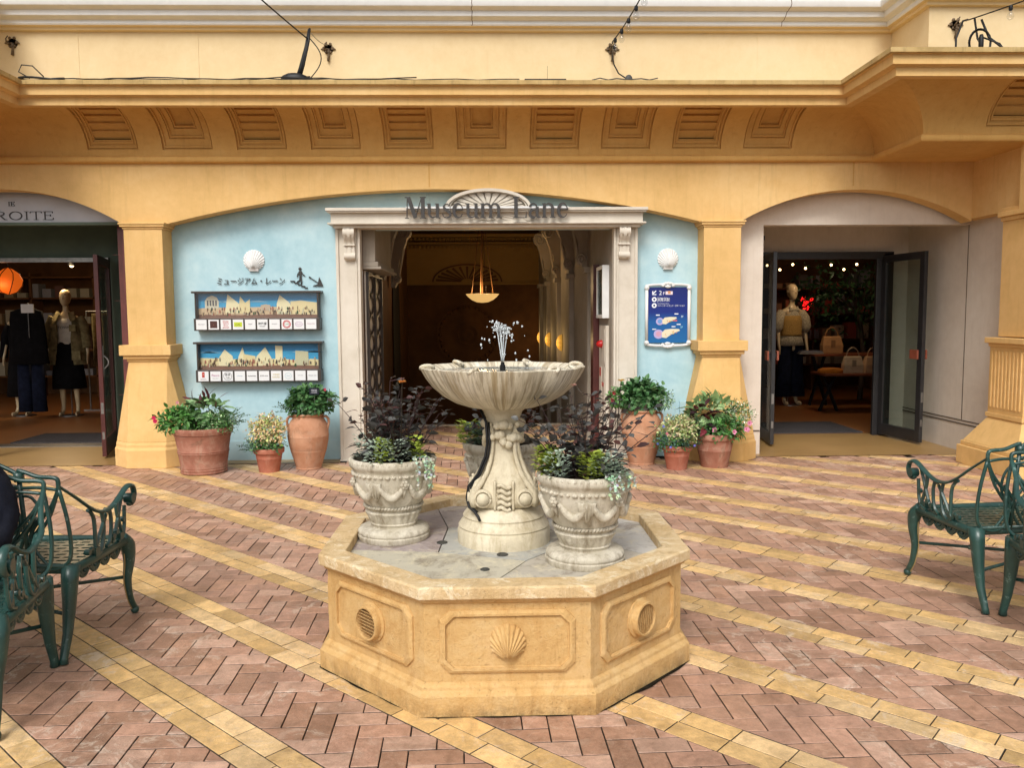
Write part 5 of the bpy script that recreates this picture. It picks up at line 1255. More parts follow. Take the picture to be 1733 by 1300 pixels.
# ================================================================ TERRACOTTA POTS
def pot(parent,kind,mat):
    m=MB()
    if kind=='big': pr=[(.205,0),(.222,.008),(.224,.02),(.218,.026),(.223,.034),(.225,.046),(.219,.052),(.222,.06),(.224,.066),(.221,.075),(.240,.20),(.246,.208),(.240,.216),(.247,.224),(.241,.232),(.262,.36),(.272,.385),(.268,.392),(.282,.398),(.288,.42),(.293,.44),(.288,.455),(.268,.458),(.262,.42),(.05,.41)]; top=.425; R0=.26
    elif kind=='small': pr=[(.098,0),(.10,.01),(.123,.135),(.125,.138),(.123,.141),(.133,.185),(.135,.188),(.147,.190),(.150,.195),(.152,.235),(.147,.24),(.138,.24),(.135,.22),(.03,.22)]; top=.225; R0=.13
    elif kind=='medium': pr=[(.132,0),(.135,.01),(.168,.17),(.17,.173),(.168,.176),(.188,.275),(.190,.278),(.203,.282),(.207,.29),(.212,.335),(.208,.345),(.195,.345),(.19,.325),(.04,.325)]; top=.33; R0=.19
    else: pr=[(.130,0),(.133,.008),(.128,.015),(.150,.09),(.178,.18),(.181,.186),(.179,.192),(.182,.197),(.200,.28),(.205,.33),(.207,.336),(.205,.341),(.204,.40),(.190,.455),(.165,.50),(.145,.522),(.140,.530),(.152,.542),(.158,.552),(.150,.562),(.135,.558),(.13,.53),(.03,.53)]; top=.54; R0=.13
    m.lathe(pr,(0,0,0),48); m.build('pot',mat,parent,smooth=True,autosm=50)
    if kind=='amphora':
        for s in (-1,1):
            m=MB(); m.tube([(s*x,0,z) for x,z in ((.145,.525),(.185,.53),(.208,.505),(.212,.47),(.203,.43),(.195,.40))],[.013,.014,.014,.013,.013,.012],8); m.build('handle',mat,parent,smooth=True)
    m=MB(); m.lathe([(R0,top-.01),(R0*.5,top+.01),(.001,top+.012)],(0,0,0),24); m.build('soil',SOIL,parent,smooth=True)
    return top,R0
def bush(parent,name,seed,c,rad3,n,L,w,cols,shell=.45,droop=.3,mat=None,upn=1.0):
    r=random.Random(seed); m=MB(); C=Vector(c); n=int(n*(2.0 if L<.1 else 1.3)); cols=[tuple(min(.85,q*1.45) for q in c_) for c_ in cols]
    for i in range(n):
        d=rdir(r,.25); k=shell+(1-shell)*r.random(); k*=1+.13*math.sin(3.1*d.x*4+seed)+.12*math.sin(5*d.y*3+d.z*4)
        p=C+Vector((d.x*rad3[0],d.y*rad3[1],d.z*rad3[2]))*k
        if p.z<C.z-rad3[2]*.75: continue
        col=r.choice(cols); g=r.uniform(.65,1.35); dd=(d+rdir(r,0)*.8); leafgeo(m,p,dd,(d+Vector((0,0,upn))).normalized(),L*r.uniform(.6,1.25),w*r.uniform(.7,1.2),tuple(q*g for q in col),.25,droop)
    return m.build(name,mat or LEAF,parent,fix=False)
def sprays(parent,name,seed,c,n,L,cols,dirs,leaf=.016):
    r=random.Random(seed); m=MB()
    for i in range(n):
        a=r.uniform(*dirs); e=r.uniform(.1,1.2); d=Vector((math.cos(a)*math.cos(e),math.sin(a)*math.cos(e),math.sin(e))); p0=Vector(c)+Vector((r.gauss(0,.04),r.gauss(0,.04),0)); ln=L*r.uniform(.6,1.1)
        P=[p0+d*ln*t+Vector((0,0,-.25*ln*t*t)) for t in [k/8 for k in range(9)]]; m.tube(P,.0016,4,col=(.06,.10,.04))
        for k in range(2,9):
            for j in range(3): leafgeo(m,P[k],rdir(r,.3),Vector((0,0,1)),leaf*r.uniform(.7,1.3),leaf*.6,tuple(q*r.uniform(.7,1.3) for q in r.choice(cols)))
    m.build(name,LEAF,parent,fix=False)
def flower(parent,pts,col,s=.02,center=(.6,.1,.15),n=5):
    for p in pts:
        m=MB(); P=Vector(p)
        for j in range(n):
            a=2*PI*j/n; d=Vector((math.cos(a),-.35,math.sin(a))); leafgeo(m,P,d,Vector((0,-1,.3)),s,s*.9,col,.1,.1)
        m.ball(tuple(P+Vector((0,-.004,0))),s*.22,6,4,center); m.build('flower',PETAL,parent,fix=False)
G1=(.055,.15,.03);G2=(.035,.10,.03);G3=(.09,.19,.06);VARI=(.28,.38,.20)
p=thing('potted_plant','large weathered terracotta pot with mixed striped leaves beside the left pillar','plant pot',(-2.871,8.215,0)); t,r0=pot(p,'big',TER1)
bush(p,'green_foliage',1,(-.20,-.08,t+.09),(.20,.17,.13),330,.065,.032,[G1,G3,(.07,.2,.04)])
bush(p,'striped_foliage',2,(.02,.02,t+.17),(.20,.14,.14),75,.13,.065,[(.10,.20,.07),(.16,.26,.12),(.07,.13,.05)],.4,.35)
bush(p,'dark_red_foliage',3,(.02,.02,t+.22),(.17,.10,.12),22,.13,.035,[(.07,.015,.02),(.05,.01,.015)],.5,.2)
bush(p,'fine_foliage',4,(.17,-.06,t+.07),(.19,.17,.13),900,.022,.012,[G1,G2,G3,VARI])
sprays(p,'trailing_sprays',5,(.22,-.03,t+.05),16,.26,[G2,G1],(-.9,.7))
flower(p,[(-.42,-.14,t+.14),(-.40,-.16,t+.11)],(.62,.02,.10),.024,(.5,.02,.06),8); flower(p,[(-.22,-.05,t+.28)],(.65,.3,.3),.02)
p=thing('potted_plant','small terracotta pot with cream and peach variegated plant left of the tall jar','plant pot',(-2.222,8.205,0)); t,r0=pot(p,'small',TER2)
bush(p,'variegated_foliage',6,(.0,0,t+.17),(.19,.16,.17),900,.032,.018,[(.55,.42,.22),(.60,.38,.22),(.40,.42,.16),(.62,.5,.3),(.15,.24,.07)])
bush(p,'green_foliage',7,(-.02,-.03,t+.04),(.19,.15,.10),650,.024,.014,[G1,G2,G3,(.05,.10,.05)]); sprays(p,'trailing_sprays',8,(-.1,-.03,t),10,.20,[G2,(.06,.12,.12)],(2.3,4.2))
p=thing('potted_plant','tall terracotta jar with a leafy green plant left of the white portal','plant pot',(-1.865,8.375,0)); t,r0=pot(p,'amphora',TER3)
bush(p,'green_foliage',9,(.03,-.03,t+.14),(.235,.17,.15),560,.060,.045,[G2,(.04,.11,.035),(.07,.15,.05)]); sprays(p,'trailing_sprays',10,(-.1,-.05,t+.03),12,.24,[G3,G2],(2.3,4.2)); flower(p,[(.20,-.1,t+.27)],(.6,.08,.12),.018)
sn=thing('plant_label','small dark square plant label with white writing in the tall left jar','plant label',(-1.76,8.22,.80)); m=MB(); m.box(-.048,.048,-.004,.004,-.035,.035); m.build('label_board',plain('navy_board','0e1424',.4),sn); m=MB(); m.tube([(0,.008,-.02),(0,.012,-.22)],.003,5); m.build('label_stick',METAL,sn)
m=MB(); 
for z in (.012,-.002,-.016): m.box(-.03,.03,-.0055,-.0045,z,z+.004,(.5,.5,.55))
m.build('label_writing',VC,sn)
p=thing('potted_plant','tall terracotta jar with a leafy green plant right of the white portal','plant pot',(1.556,8.415,0)); t,r0=pot(p,'amphora',TER3)
bush(p,'green_foliage',11,(-.02,-.03,t+.16),(.235,.17,.17),620,.062,.048,[G2,(.045,.12,.04),(.08,.16,.06)]); bush(p,'fine_foliage',12,(.20,-.05,t+.12),(.12,.12,.12),420,.022,.013,[(.12,.2,.12),VARI,G1]); bush(p,'flowering_stems',13,(-.27,-.08,t+.14),(.09,.09,.11),150,.045,.020,[G1,G3])
flower(p,[(-.33,-.16,t+.14),(-.31,-.15,t+.21)],(.45,.01,.04),.022,(.6,.3,.2)); flower(p,[(-.23,-.15,t+.215)],(.75,.72,.6),.022,(.3,.4,.1))
p=thing('potted_plant','small terracotta pot with cream variegated and blue flowering plant right of the portal','plant pot',(1.850,8.10,0)); t,r0=pot(p,'small',TER2)
bush(p,'variegated_foliage',14,(.03,0,t+.16),(.20,.16,.14),850,.034,.02,[(.42,.42,.22),(.50,.40,.26),(.3,.36,.14),(.16,.24,.08)]); bush(p,'green_foliage',15,(-.05,-.03,t+.05),(.22,.16,.11),800,.022,.013,[G2,(.05,.11,.09),G1]); sprays(p,'trailing_sprays',16,(.05,-.08,t),14,.20,[G2,(.06,.12,.12)],(-2.5,.5))
flower(p,[(-.22,-.14,t+.05),(-.10,-.17,t+.02),(-.16,-.12,t+.22),(.14,-.15,t+.03)],(.10,.12,.55),.014,(.7,.7,.7)); flower(p,[(-.13,-.14,t+.15)],(.6,.2,.25),.016)
p=thing('potted_plant','medium terracotta pot with striped leaves and pink flowers before the right pillar','plant pot',(2.258,8.205,0)); t,r0=pot(p,'medium',TER1)
bush(p,'striped_foliage',17,(-.06,.02,t+.20),(.22,.15,.17),90,.13,.075,[(.22,.32,.14),(.30,.40,.2),(.12,.2,.08)],.4,.35); bush(p,'dark_red_foliage',18,(-.14,-.05,t+.17),(.14,.10,.15),22,.13,.07,[(.09,.012,.018),(.05,.01,.015),(.03,.015,.02)],.5,.3)
bush(p,'green_foliage',19,(.06,-.10,t+.06),(.22,.13,.12),330,.060,.026,[G1,G3,(.05,.14,.035)]); bush(p,'fine_foliage',20,(.24,-.03,t+.18),(.16,.14,.16),600,.020,.012,[G1,VARI,G3,(.6,.6,.5)]); sprays(p,'airy_sprays',21,(.12,0,t+.2),18,.26,[G2,G1],(-.9,1.2)); bush(p,'trailing_foliage',22,(-.16,-.06,t+.03),(.14,.12,.14),400,.020,.012,[G2,(.05,.1,.06)])
flower(p,[(-.06,-.21,t+.07),(.13,-.22,t+.05),(.27,-.20,t+.07),(.30,-.17,t+.13),(.255,-.21,t+.075)],(.72,.28,.42),.030,(.55,.03,.15))
# ================================================================ WALL THINGS
def wall_shell(x,z,label):
    o=thing('wall_shell',label,'shell ornament',(x,YB,z),0,'white shell ornaments on the blue wall'); m=MB(); shellgeo(m,.108,.080,18,False)
    m.lathe([(.07,0),(.06,.008),(.03,.012)],(0,0,0),16) if 0 else None
    m.loft([[(-.05,-.03,-.115),(.05,-.03,-.115),(.04,-.045,-.07),(-.04,-.045,-.07)],[(-.05,0,-.115),(.05,0,-.115),(.05,0,-.07),(-.05,0,-.07)]])
    m.build('shell_body',WHITE,o,smooth=True,autosm=60)
wall_shell(-2.485,2.137,'white scallop shell above the japanese lettering on the blue wall')
wall_shell(1.900,2.132,'white scallop shell above the blue map sign')
# japanese lettering, stair figure, arrow
m=MB(); text_mb(m,'ミュージアム・レーン',-2.528,YB-.014,1.888,.084,.006,(.03,.04,.045),sx=.86,shear=.15)
o=m.build('wall_lettering',DGREY,None,fix=False); tag(o,'small dark japanese lettering ミュージアム・レーン below the left shell','lettering')
m=MB(); y0,y1=YB-.016,YB-.002; cx=-2.005
m.ball((cx,YB-.009,2.045),.017,10,6,sc=(1,.4,1))
m.ribbon([(cx+.003,2.022),(cx+.004,1.955)],[.030,.022],y0,y1); m.ribbon([(cx-.006,2.015),(cx-.026,1.985),(cx-.030,1.96)],.009,y0-.001,y1); m.ribbon([(cx+.012,2.015),(cx+.030,1.985),(cx+.048,1.972)],.009,y0-.001,y1)
m.ribbon([(cx,1.958),(cx-.004,1.925),(cx-.036,1.905)],[.014,.012,.010],y0-.002,y1); m.ribbon([(cx+.008,1.958),(cx+.014,1.915),(cx+.010,1.885)],[.014,.012,.010],y0-.002,y1)
st=[(cx-.105,1.915),(cx-.06,1.915),(cx-.06,1.897),(cx-.025,1.897),(cx-.025,1.88),(cx+.01,1.88),(cx+.01,1.862),(cx+.045,1.862),(cx+.045,1.845),(cx+.075,1.845)]
for i in range(len(st)-1): m.ribbon([st[i],st[i+1]],.011,y0-.001*(i%2),y1)
o=m.build('stairs_pictogram',DGREY,None); tag(o,'small dark pictogram of a figure walking down stairs','pictogram')
m=MB(); m.ribbon([(-1.905,1.955),(-1.80,1.885)],[.007,.007],y0,y1); m.ribbon([(-1.912,1.959),(-1.897,1.950)],.014,y0-.001,y1)
m.prism([(-1.805,1.957),(-1.79,1.925),(-1.765,1.862),(-1.80,1.862),(-1.875,1.866),(-1.825,1.882),(-1.815,1.91)],y0-.002,y1)
o=m.build('arrow_pictogram',DGREY,None); tag(o,'small dark arrow pointing down to the right beside the stairs pictogram','pictogram')
# panorama boxes
def board(z0,z1,label,sky,dome,seed,tiles):
    b=thing('shop_directory_board',label,'directory board',(0,0,0),0,'directory boards on the blue wall'); xl,xr=-3.085,-1.800; yf=YB-.115
    zt=z0+.128
    m=MB(); m.box(xl-.03,xr+.03,yf-.012,YB,z1-.022,z1); m.box(xl,xl+.016,yf,YB,zt,z1-.022); m.box(xr-.016,xr,yf,YB,zt,z1-.022); m.box(xl-.012,xr+.012,yf-.01,YB,z0,zt); m.build('board_frame',DBROWN,b,bevel=.003)
    m=MB(); Y=YB-.045; xa,xb=xl+.016,xr-.016; za,zb=zt,z1-.022
    m.add([(xa,Y,za),(xb,Y,za),(xb,Y,zb),(xa,Y,zb)],[(0,1,2,3)],(.06,.36,.62))
    r=random.Random(seed); W_=xb-xa; H_=zb-za
    m.add([(xa,Y-.001,zb-.3*H_),(xb,Y-.001,zb-.3*H_),(xb,Y-.001,zb),(xa,Y-.001,zb)],[(0,1,2,3)],(.03,.22,.46))
    for i in range(5):
        x=xa+W_*r.random(); m.prism([(x-.09+.09*k/4,zb-.35*H_+.01*math.sin(k)) for k in range(9)][:1]+[(x+.12,zb-.36*H_),(x+.02,zb-.29*H_),(x-.05,zb-.31*H_)],Y-.0016,Y-.001,(.25,.45,.6))
    def P(pts,c,d): m.prism([(xa+W_*x,za+H_*z) for x,z in pts],Y-.002-d*.0008,Y-.001,c)
    c1,c2,c3=(.80,.66,.36),(.86,.76,.48),(.66,.48,.30)
    if dome:
        P([(0,0),(1,0),(1,.42),(.9,.46),(.75,.44),(.6,.46),(.42,.44),(.3,.40),(.12,.46),(0,.40)],c3,1)
        P([(.055,.4),(.17,.4),(.17,.70),(.155,.84),(.115,.92),(.075,.84),(.055,.70)],(.66,.60,.46),2)
        for k in range(4): P([(.072+k*.023,.5),(.085+k*.023,.5),(.085+k*.023,.72),(.072+k*.023,.72)],(.1,.09,.1),3)
        P([(.22,.2),(.40,.2),(.345,.56),(.245,.96)],c2,3); P([(.33,.2),(.43,.2),(.43,.76),(.39,.62),(.35,.88)],c1,4)
        P([(.65,.1),(.80,.1),(.76,.62),(.68,.92),(.655,.60)],c2,3); P([(.76,.1),(.99,.1),(.99,.62),(.85,.70),(.77,.66)],c1,4)
        P([(.52,.3),(.60,.3),(.60,.52),(.56,.56),(.52,.52)],(.55,.42,.30),5)
    else:
        P([(0,0),(1,0),(1,.36),(.92,.4),(.9,.28),(.7,.40),(.5,.42),(.3,.40),(.12,.44),(.0,.46)],c1,1)
        P([(.15,.1),(.28,.1),(.27,.52),(.205,.78),(.155,.46)],c2,2); P([(.31,.1),(.37,.1),(.375,.5),(.355,.86),(.32,.5)],c2,3)
        P([(.36,.2),(.47,.2),(.46,.52),(.36,.60)],c1,4); P([(.46,.1),(.60,.1),(.595,.44),(.545,.86),(.47,.5)],c2,3)
        P([(.63,.2),(.69,.2),(.69,.9),(.63,.92)],c2,5); P([(.79,.1),(.91,.1),(.905,.68),(.80,.72)],(.60,.56,.36),5)
    P([(0,0),(1,0),(1,.13),(.7,.16),(.4,.13),(0,.16)],(.25,.13,.09),7)
    for i in range(120):
        x=r.random()*.97; z=.10+.26*r.random()**1.6; w=r.uniform(.004,.013); h=r.uniform(.04,.12); P([(x,z),(x+w,z),(x+w,z+h),(x+w/2,z+h+.04),(x,z+h)],r.choice([(.12,.07,.04),(.2,.12,.07),(.08,.06,.05),(.55,.38,.22),(.05,.10,.04),(.6,.55,.4),(.4,.15,.1)]),8+(i%5))
    m.build('panorama_picture',VC,b,fix=False)
    m=MB(); m.box(xa,xb,yf+.006,yf+.008,za,zb); m.build('board_glass',CLEARG,b)
    n=10; tw=.108; pitch=(xr-xl-.02)/n
    for i in range(n):
        x=xl+.014+pitch*i; m=MB(); Yt=yf-.010; m.box(x,x+tw,Yt-.004,Yt,z0+.012,z0+.012+.104,(.72,.72,.72)); cx=x+tw/2; cz=z0+.064; t=tiles[i]; y=Yt-.0052
        for e in t:
            if e[0]=='t': text_mb(m,e[1],cx+e[4],y,cz+e[5],e[2],.0012,e[3],sx=e[6] if len(e)>6 else 1)
            elif e[0]=='r': m.box(cx-e[1],cx+e[1],y-.0004-e[5]*.0006 if len(e)>5 else y-.0004,y+.0005,cz+e[2],cz+e[3],e[4])
            elif e[0]=='o': m.ribbon([(cx+e[1]*math.cos(2*PI*k/20),cz+e[2]*math.sin(2*PI*k/20)) for k in range(21)],e[3],y-.0008,y+.0005,e[4])
        m.build('shop_logo_tile',VC,b,fix=False)
GY=(.25,.25,.27); BK=(.03,.03,.03); RD=(.5,.05,.05)
ta=[[('t','Village Vanguard',.013,GY,0,0,.8)],[('r',.037,-.037,.037,(.07,.025,.018)),('t','a',.018,(.4,.15,.08),0,-.006)],
    [('t','Design',.022,RD,0,.026),('t','Tshirts',.022,RD,0,.005),('t','Store',.022,RD,0,-.016),('t','graniph',.022,RD,0,-.037)],
    [('r',.042,-.024,.024,(.50,.58,.04)),('t','CAL',.030,(.05,.12,.02),0,-.011)],[('t','Flagstaff',.013,GY,0,0)],[('t','神戸屋',.030,BK,0,-.004),('t','KITCHEN',.014,BK,0,-.026)],
    [('t','Samantha',.014,GY,0,0)],[('o',.038,.038,.008,RD),('o',.028,.028,.004,RD),('t','CAFE',.018,(.05,.3,.1),0,-.006)],[('o',.038,.022,.003,(.4,.2,.4)),('t','GELATO',.014,(.4,.2,.4),0,-.005)],[('t','Museum Lane',.014,(.35,.12,.2),0,0)]]
tb=[[('r',.013,-.012,.044,(.45,.04,.03)),('t','S',.022,(.8,.7,.5),0,.012),('t','Ristorante',.014,(.3,.1,.1),0,-.036)],[('t','Pecco',.034,(.4,.12,.25),0,-.002),('t','flower shop',.012,(.3,.3,.3),0,-.026)],
    [('o',.042,.042,.003,(.1,.1,.12)),('t','茶茶',.030,BK,0,.004),('t','Cafe',.022,BK,0,-.024)],[('t','La Boutique',.013,(.25,.4,.5),0,0)],[('t','humanitea',.020,BK,0,-.005)],[('t','SHOE store',.017,BK,0,-.003)],
    [('t','WINDS',.022,(.55,.42,.12),0,.006),('t','GARDEN',.020,(.55,.42,.12),0,-.020)],[('o',.034,.030,.003,(.35,.55,.62)),('t','MILK',.018,(.35,.55,.62),0,-.006)],[('t','accessory',.014,GY,0,0)],[('t','Museum Lane',.015,(.12,.12,.14),0,-.003)]]
board(1.400,1.812,'upper brown framed picture board with domed building panorama and white shop tiles',0,True,1,ta)
board(.858,1.282,'lower brown framed picture board with gabled house panorama and white shop tiles',0,False,2,tb)
# map sign
ms=thing('map_sign','dark blue floor map sign in an ornate white frame on the blue wall','sign')
xl,xr,z0,z1=1.688,2.112,1.235,1.826; Y=YB-.03
def grad():
    k=Mt('blue_map_panel'); p=k.pos()[2]; mr=k.math('MULTIPLY',k.math('SUBTRACT',p,1.235),1.69,True)
    return k.done(k.ramp(mr,[(0,(.006,.12,.33,1)),(.38,(.005,.09,.30,1)),(.55,(.004,.02,.19,1)),(1,(.004,.012,.13,1))]),.35,.5)
m=MB(); m.box(xl,xr,Y,YB-.002,z0,z1); m.build('map_panel',grad(),ms)
m=MB(); y=Y-.0012; WH=(.8,.82,.85)
def tt(s,x,z,sz,c=WH,al='LEFT',sx=1): text_mb(m,s,x,y,z,sz,.001,c,al,sx=sx)
X=lambda u: xl+(xr-xl)*u; Zz=lambda v: z1-(z1-z0)*v
m.ribbon([(X(.20),Zz(.06)),(X(.115),Zz(.115))],.012,y-.0003,y+.001,WH); m.ribbon([(X(.115),Zz(.065)),(X(.115),Zz(.128)),(X(.205),Zz(.128))],.012,y-.0006,y+.001,WH)
tt('2',X(.27),Zz(.135),.066); tt('F',X(.37),Zz(.135),.046)
m.box(X(.44),X(.62),y-.0003,y+.001,Zz(.13),Zz(.07),(.75,.62,.66)); m.box(X(.50),X(.57),y-.0006,y+.001,Zz(.115),Zz(.065),(.62,.28,.12))
for v in (.215,.325):
    m.prism([(X(.155)+.026*math.cos(2*PI*k/18),Zz(v)+.026*math.sin(2*PI*k/18)) for k in range(18)],y-.0003,y+.001,WH); m.box(X(.155)-.010,X(.155)+.010,y-.0007,y+.001,Zz(v)-.010,Zz(v)+.009,(.01,.02,.12))
tt('JR舞浜駅',X(.235),Zz(.247),.042,WH,'LEFT',.82); tt('JR Maihama Station',X(.235),Zz(.195),.014); tt('Resort Gateway Station',X(.235),Zz(.298),.013); tt('リゾートゲートウェイ・ステーション',X(.235),Zz(.345),.024,WH,'LEFT',.72)
def isl(cx,cz,s):
    r=random.Random(int(cz*100)); m.prism([(cx-.085*s+.042*s*math.cos(2*PI*k/16),cz-.014+.040*s*math.sin(2*PI*k/16)) for k in range(16)],y-.0004,y+.001,(.42,.36,.62)); m.prism([(cx-.085*s+.024*s*math.cos(2*PI*k/14),cz-.012+.024*s*math.sin(2*PI*k/14)) for k in range(14)],y-.0008,y+.001,(.55,.30,.42) if s>1 else (.15,.30,.60))
    m.prism([(cx-.055*s,cz-.040*s),(cx-.02*s,cz-.045*s),(cx+.03*s,cz-.012*s),(cx+.10*s,cz+.018*s),(cx+.09*s,cz+.032*s),(cx+.03*s,cz+.034*s),(cx-.03*s,cz+.028*s),(cx-.058*s,cz)],y-.0006,y+.001,(.70,.64,.46))
    for i in range(16): a=cx-.03*s+r.random()*.10*s; b=cz-.015*s+(a-cx)*.25+r.uniform(-.012,.018); m.box(a,a+.009,y-.001-.0002*i,y+.001,b,b+.007,r.choice([(.7,.35,.08),(.6,.15,.1),(.75,.7,.55),(.35,.45,.2)]))
isl(X(.50),Zz(.59),1.0); isl(X(.52),Zz(.82),1.25)
tt('3F',X(.83),Zz(.545),.030,(.6,.75,.85)); tt('2F',X(.82),Zz(.735),.030,(.35,.7,.85)); 
for u,v in ((.20,.50),(.67,.48),(.73,.67),(.60,.71),(.11,.755)): m.box(X(u),X(u)+.042,y-.0004,y+.001,Zz(v)-.004,Zz(v)+.006,WH)
m.box(X(.63),X(.74),y-.0004,y+.001,Zz(.61),Zz(.59),(.65,.12,.12))
m.build('map_print',VC,ms,fix=False)
m=MB()
for x in (xl-.016,xr+.016): m.tube([(x,Y-.004,z0+.01),(x,Y-.004,z1-.01)],.017,10); m.ball((x,Y-.006,z1-.005),.028,10,6); m.ball((x,Y-.006,z0+.0),.028,10,6)
for zc,s in ((z1+.016,1),(z0-.016,-1)):
    pts=[]
    for i in range(29):
        u=i/28; x=xl-.03+(xr-xl+.06)*u; z=zc+s*(.014*abs(math.sin(PI*u*2))+ .018*math.exp(-((u-.5)/.12)**2))-s*.008*math.exp(-((u-.5)/.3)**4)*0; pts.append((x,Y-.006,z))
    m.tube(pts,[.014]*29,8)
    for k in range(7):
        a=PI*k/6; m.ball(((xl+xr)/2+.055*math.cos(a),Y-.012,zc+s*(.004+.024*math.sin(a))),.017,8,5,sc=(1.2,.7,1))
    for k in (-1,1): m.ball(((xl+xr)/2+k*.09,Y-.008,zc+s*.012),.014,8,5,sc=(2,.7,.8))
    m.ball(((xl+xr)/2,Y-.012,zc-s*.008),.016,8,5,sc=(2.2,.7,1))
m.build('sign_frame',WHITE,ms,smooth=True)
# ================================================================ HOOKS, CABLES, STRING LIGHTS
def hook(x,y,z,label):
    o=thing('wall_hook',label,'wall hook',(x,y,z),0,'ornate metal hooks on the upper wall'); m=MB()
    m.lathe([(.001,-.02),(.03,-.018),(.048,-.004),(.05,0)],(0,0,0),12); s=len(m.v); 
    m.xf(Matrix.Rotation(R(90),4,'X'))
    for a in range(6): t=a*PI/3; m.ball((.045*math.cos(t),-.012,.045*math.sin(t)+.01),.016,7,5,sc=(1,.5,1))
    m.ball((-.05,-.01,.0),.02,7,5,sc=(1.4,.5,.5)); m.ball((.05,-.01,.0),.02,7,5,sc=(1.4,.5,.5))
    m.tube([(0,-.012,0),(.006,-.016,-.06),(.0,-.02,-.12)],[.018,.011,.014],7); m.tube([(-.005,-.01,.0),(-.03,-.06,-.02),(-.02,-.085,.02),(0,-.08,.05)],[.012,.009,.007,.006],6)
    m.build('hook_body',RUST,o,smooth=True); return o
hook(-4.79,8.70,4.31,'rusty ornate hook at the far left end of the cream upper wall')
hook(-1.625,8.70,4.255,'rusty ornate hook beside the taped cable bundle')
hook(1.275,8.70,4.255,'rusty ornate hook where the string of clear bulbs begins')
hook(4.43,7.96,4.255,'rusty ornate hook on the projecting wall above the coiled cable')
def catenary(a,b,sag,n=16): a,b=Vector(a),Vector(b); return [a.lerp(b,i/n)+Vector((0,0,-sag*4*(i/n)*(1-i/n))) for i in range(n+1)]
c1=thing('cable_bundle','black cable bundle taped up from the ledge with a cable running up to the left','cable',(0,0,0))
m=MB(); m.tube([(-1.86,8.25,3.80),(-1.80,8.22,3.93),(-1.745,8.22,4.12),(-1.72,8.25,4.30)],[.02,.024,.02,.014],8); m.ball((-1.86,8.18,3.82),.07,10,6,sc=(1.9,.7,.8)); m.tube([(-1.83,8.24,3.80),(-1.775,8.21,3.95),(-1.72,8.21,4.18),(-1.715,8.25,4.31)],[.012]*4,6)
for k in range(9): a=k*.7; m.tube([(-1.82+.16*math.cos(a+.5*j)*(.3+j*.1),8.20+.05*math.sin(a+j),3.795+.06*math.sin(PI*j/6)*(1 if k%2 else .5)) for j in range(7)],.011,5)
m.build('cable_knot',BLACK,c1,smooth=True)
m=MB(); m.tube(catenary((-1.72,8.25,4.20),(-3.2,4.6,5.25),.10,18),.007,6); m.build('cable_span',BLACK,c1,smooth=True)
m=MB(); m.tube([(-1.72+.11*math.sin(PI*i/14)+.02*i/14*0,8.24,4.22-.38*i/14) for i in range(15)],.005,6); m.build('cable_loop',BLACK,c1,smooth=True)
m=MB(); m.tube(catenary((-1.70,8.25,4.265),(-1.62,8.62,4.27),.02),.004,5); m.build('hook_tie',METAL,c1)
c2=thing('ledge_cable','thin black cables lying coiled along the cornice ledge from its left end','cable',(0,0,0))
m=MB(); m.tube([(-4.22+.20*math.cos(a)+.02*math.sin(3*a),8.12+.035*math.sin(a),3.80+.012*math.sin(2*a)) for a in [2*PI*i/24*2.9 for i in range(60)]],.010,6); m.tube([(-4.32,8.10,3.80),(-4.42,8.10,3.86),(-4.40,8.12,3.93),(-4.30,8.12,3.92),(-4.20,8.12,3.82)],.006,5); m.build('cable_coil',BLACK,c2,smooth=True)
m=MB(); m.tube([(-4.1+i*.18,8.10+.03*math.sin(i*.9),3.796+.010*math.sin(i*1.7)**2) for i in range(20)],.006,5); m.tube([(-3.9+i*.2,8.12,3.792+.012*math.sin(i*1.1+1)**2) for i in range(22)],.005,5); m.build('cable_run',BLACK,c2,smooth=True)
for sx in (.55,): 
    o=MB(); o.box(.35,.75,8.12,8.16,3.785,3.805); o.tube([(.57,8.14,3.80),(.57,8.14,3.93)],.002,4); o=o.build('ledge_strip',BLACK,None); tag(o,'small black strip with a thin wire lying on the middle of the ledge','strip')
def bulbline(pts,n0,label,grp,start=.0,gap=1):
    o=thing('bulb_string',label,'string lights',(0,0,0),0,grp); m=MB(); m.tube(pts,.006,6); m.build('wire',BLACK,o,smooth=True)
    for p in n0:
        s=bpy.data.objects.new('light_bulb',None)
        m=MB(); m.lathe([(.014,.0),(.017,-.01),(.017,-.035),(.012,-.045)],(p[0],p[1],p[2]),10); sk=m.build('bulb_socket',BLACK,o,smooth=True,autosm=40)
        m=MB(); m.lathe([(.010,-.045),(.020,-.062),(.029,-.085),(.028,-.105),(.016,-.122),(.001,-.127)],(p[0],p[1],p[2]),14,cap=False); m.build('glass_bulb',BULBG,sk,smooth=True)
        m=MB(); m.tube([(p[0]-.006,p[1],p[2]-.05),(p[0]-.008,p[1],p[2]-.09),(p[0]+.008,p[1],p[2]-.09),(p[0]+.006,p[1],p[2]-.05)],.0012,4); m.build('filament',METAL,sk)
        bpy.data.objects.remove(s)
    return o
ps=catenary((1.262,8.60,4.30),(1.50,5.2,4.75),.16,24)
o=bulbline(ps,[ps[i] for i in (1,3,5,7,9,12,15,18,21)],'string of clear bulbs rising from the middle hook towards the viewer','clear bulb string lights')
m=MB(); m.tube([(1.262,8.60,4.18),(1.266,8.5,4.05),(1.29,8.35,3.92),(1.35,8.24,3.84)],.007,6); m.build('feed_wire',BLACK,o,smooth=True)
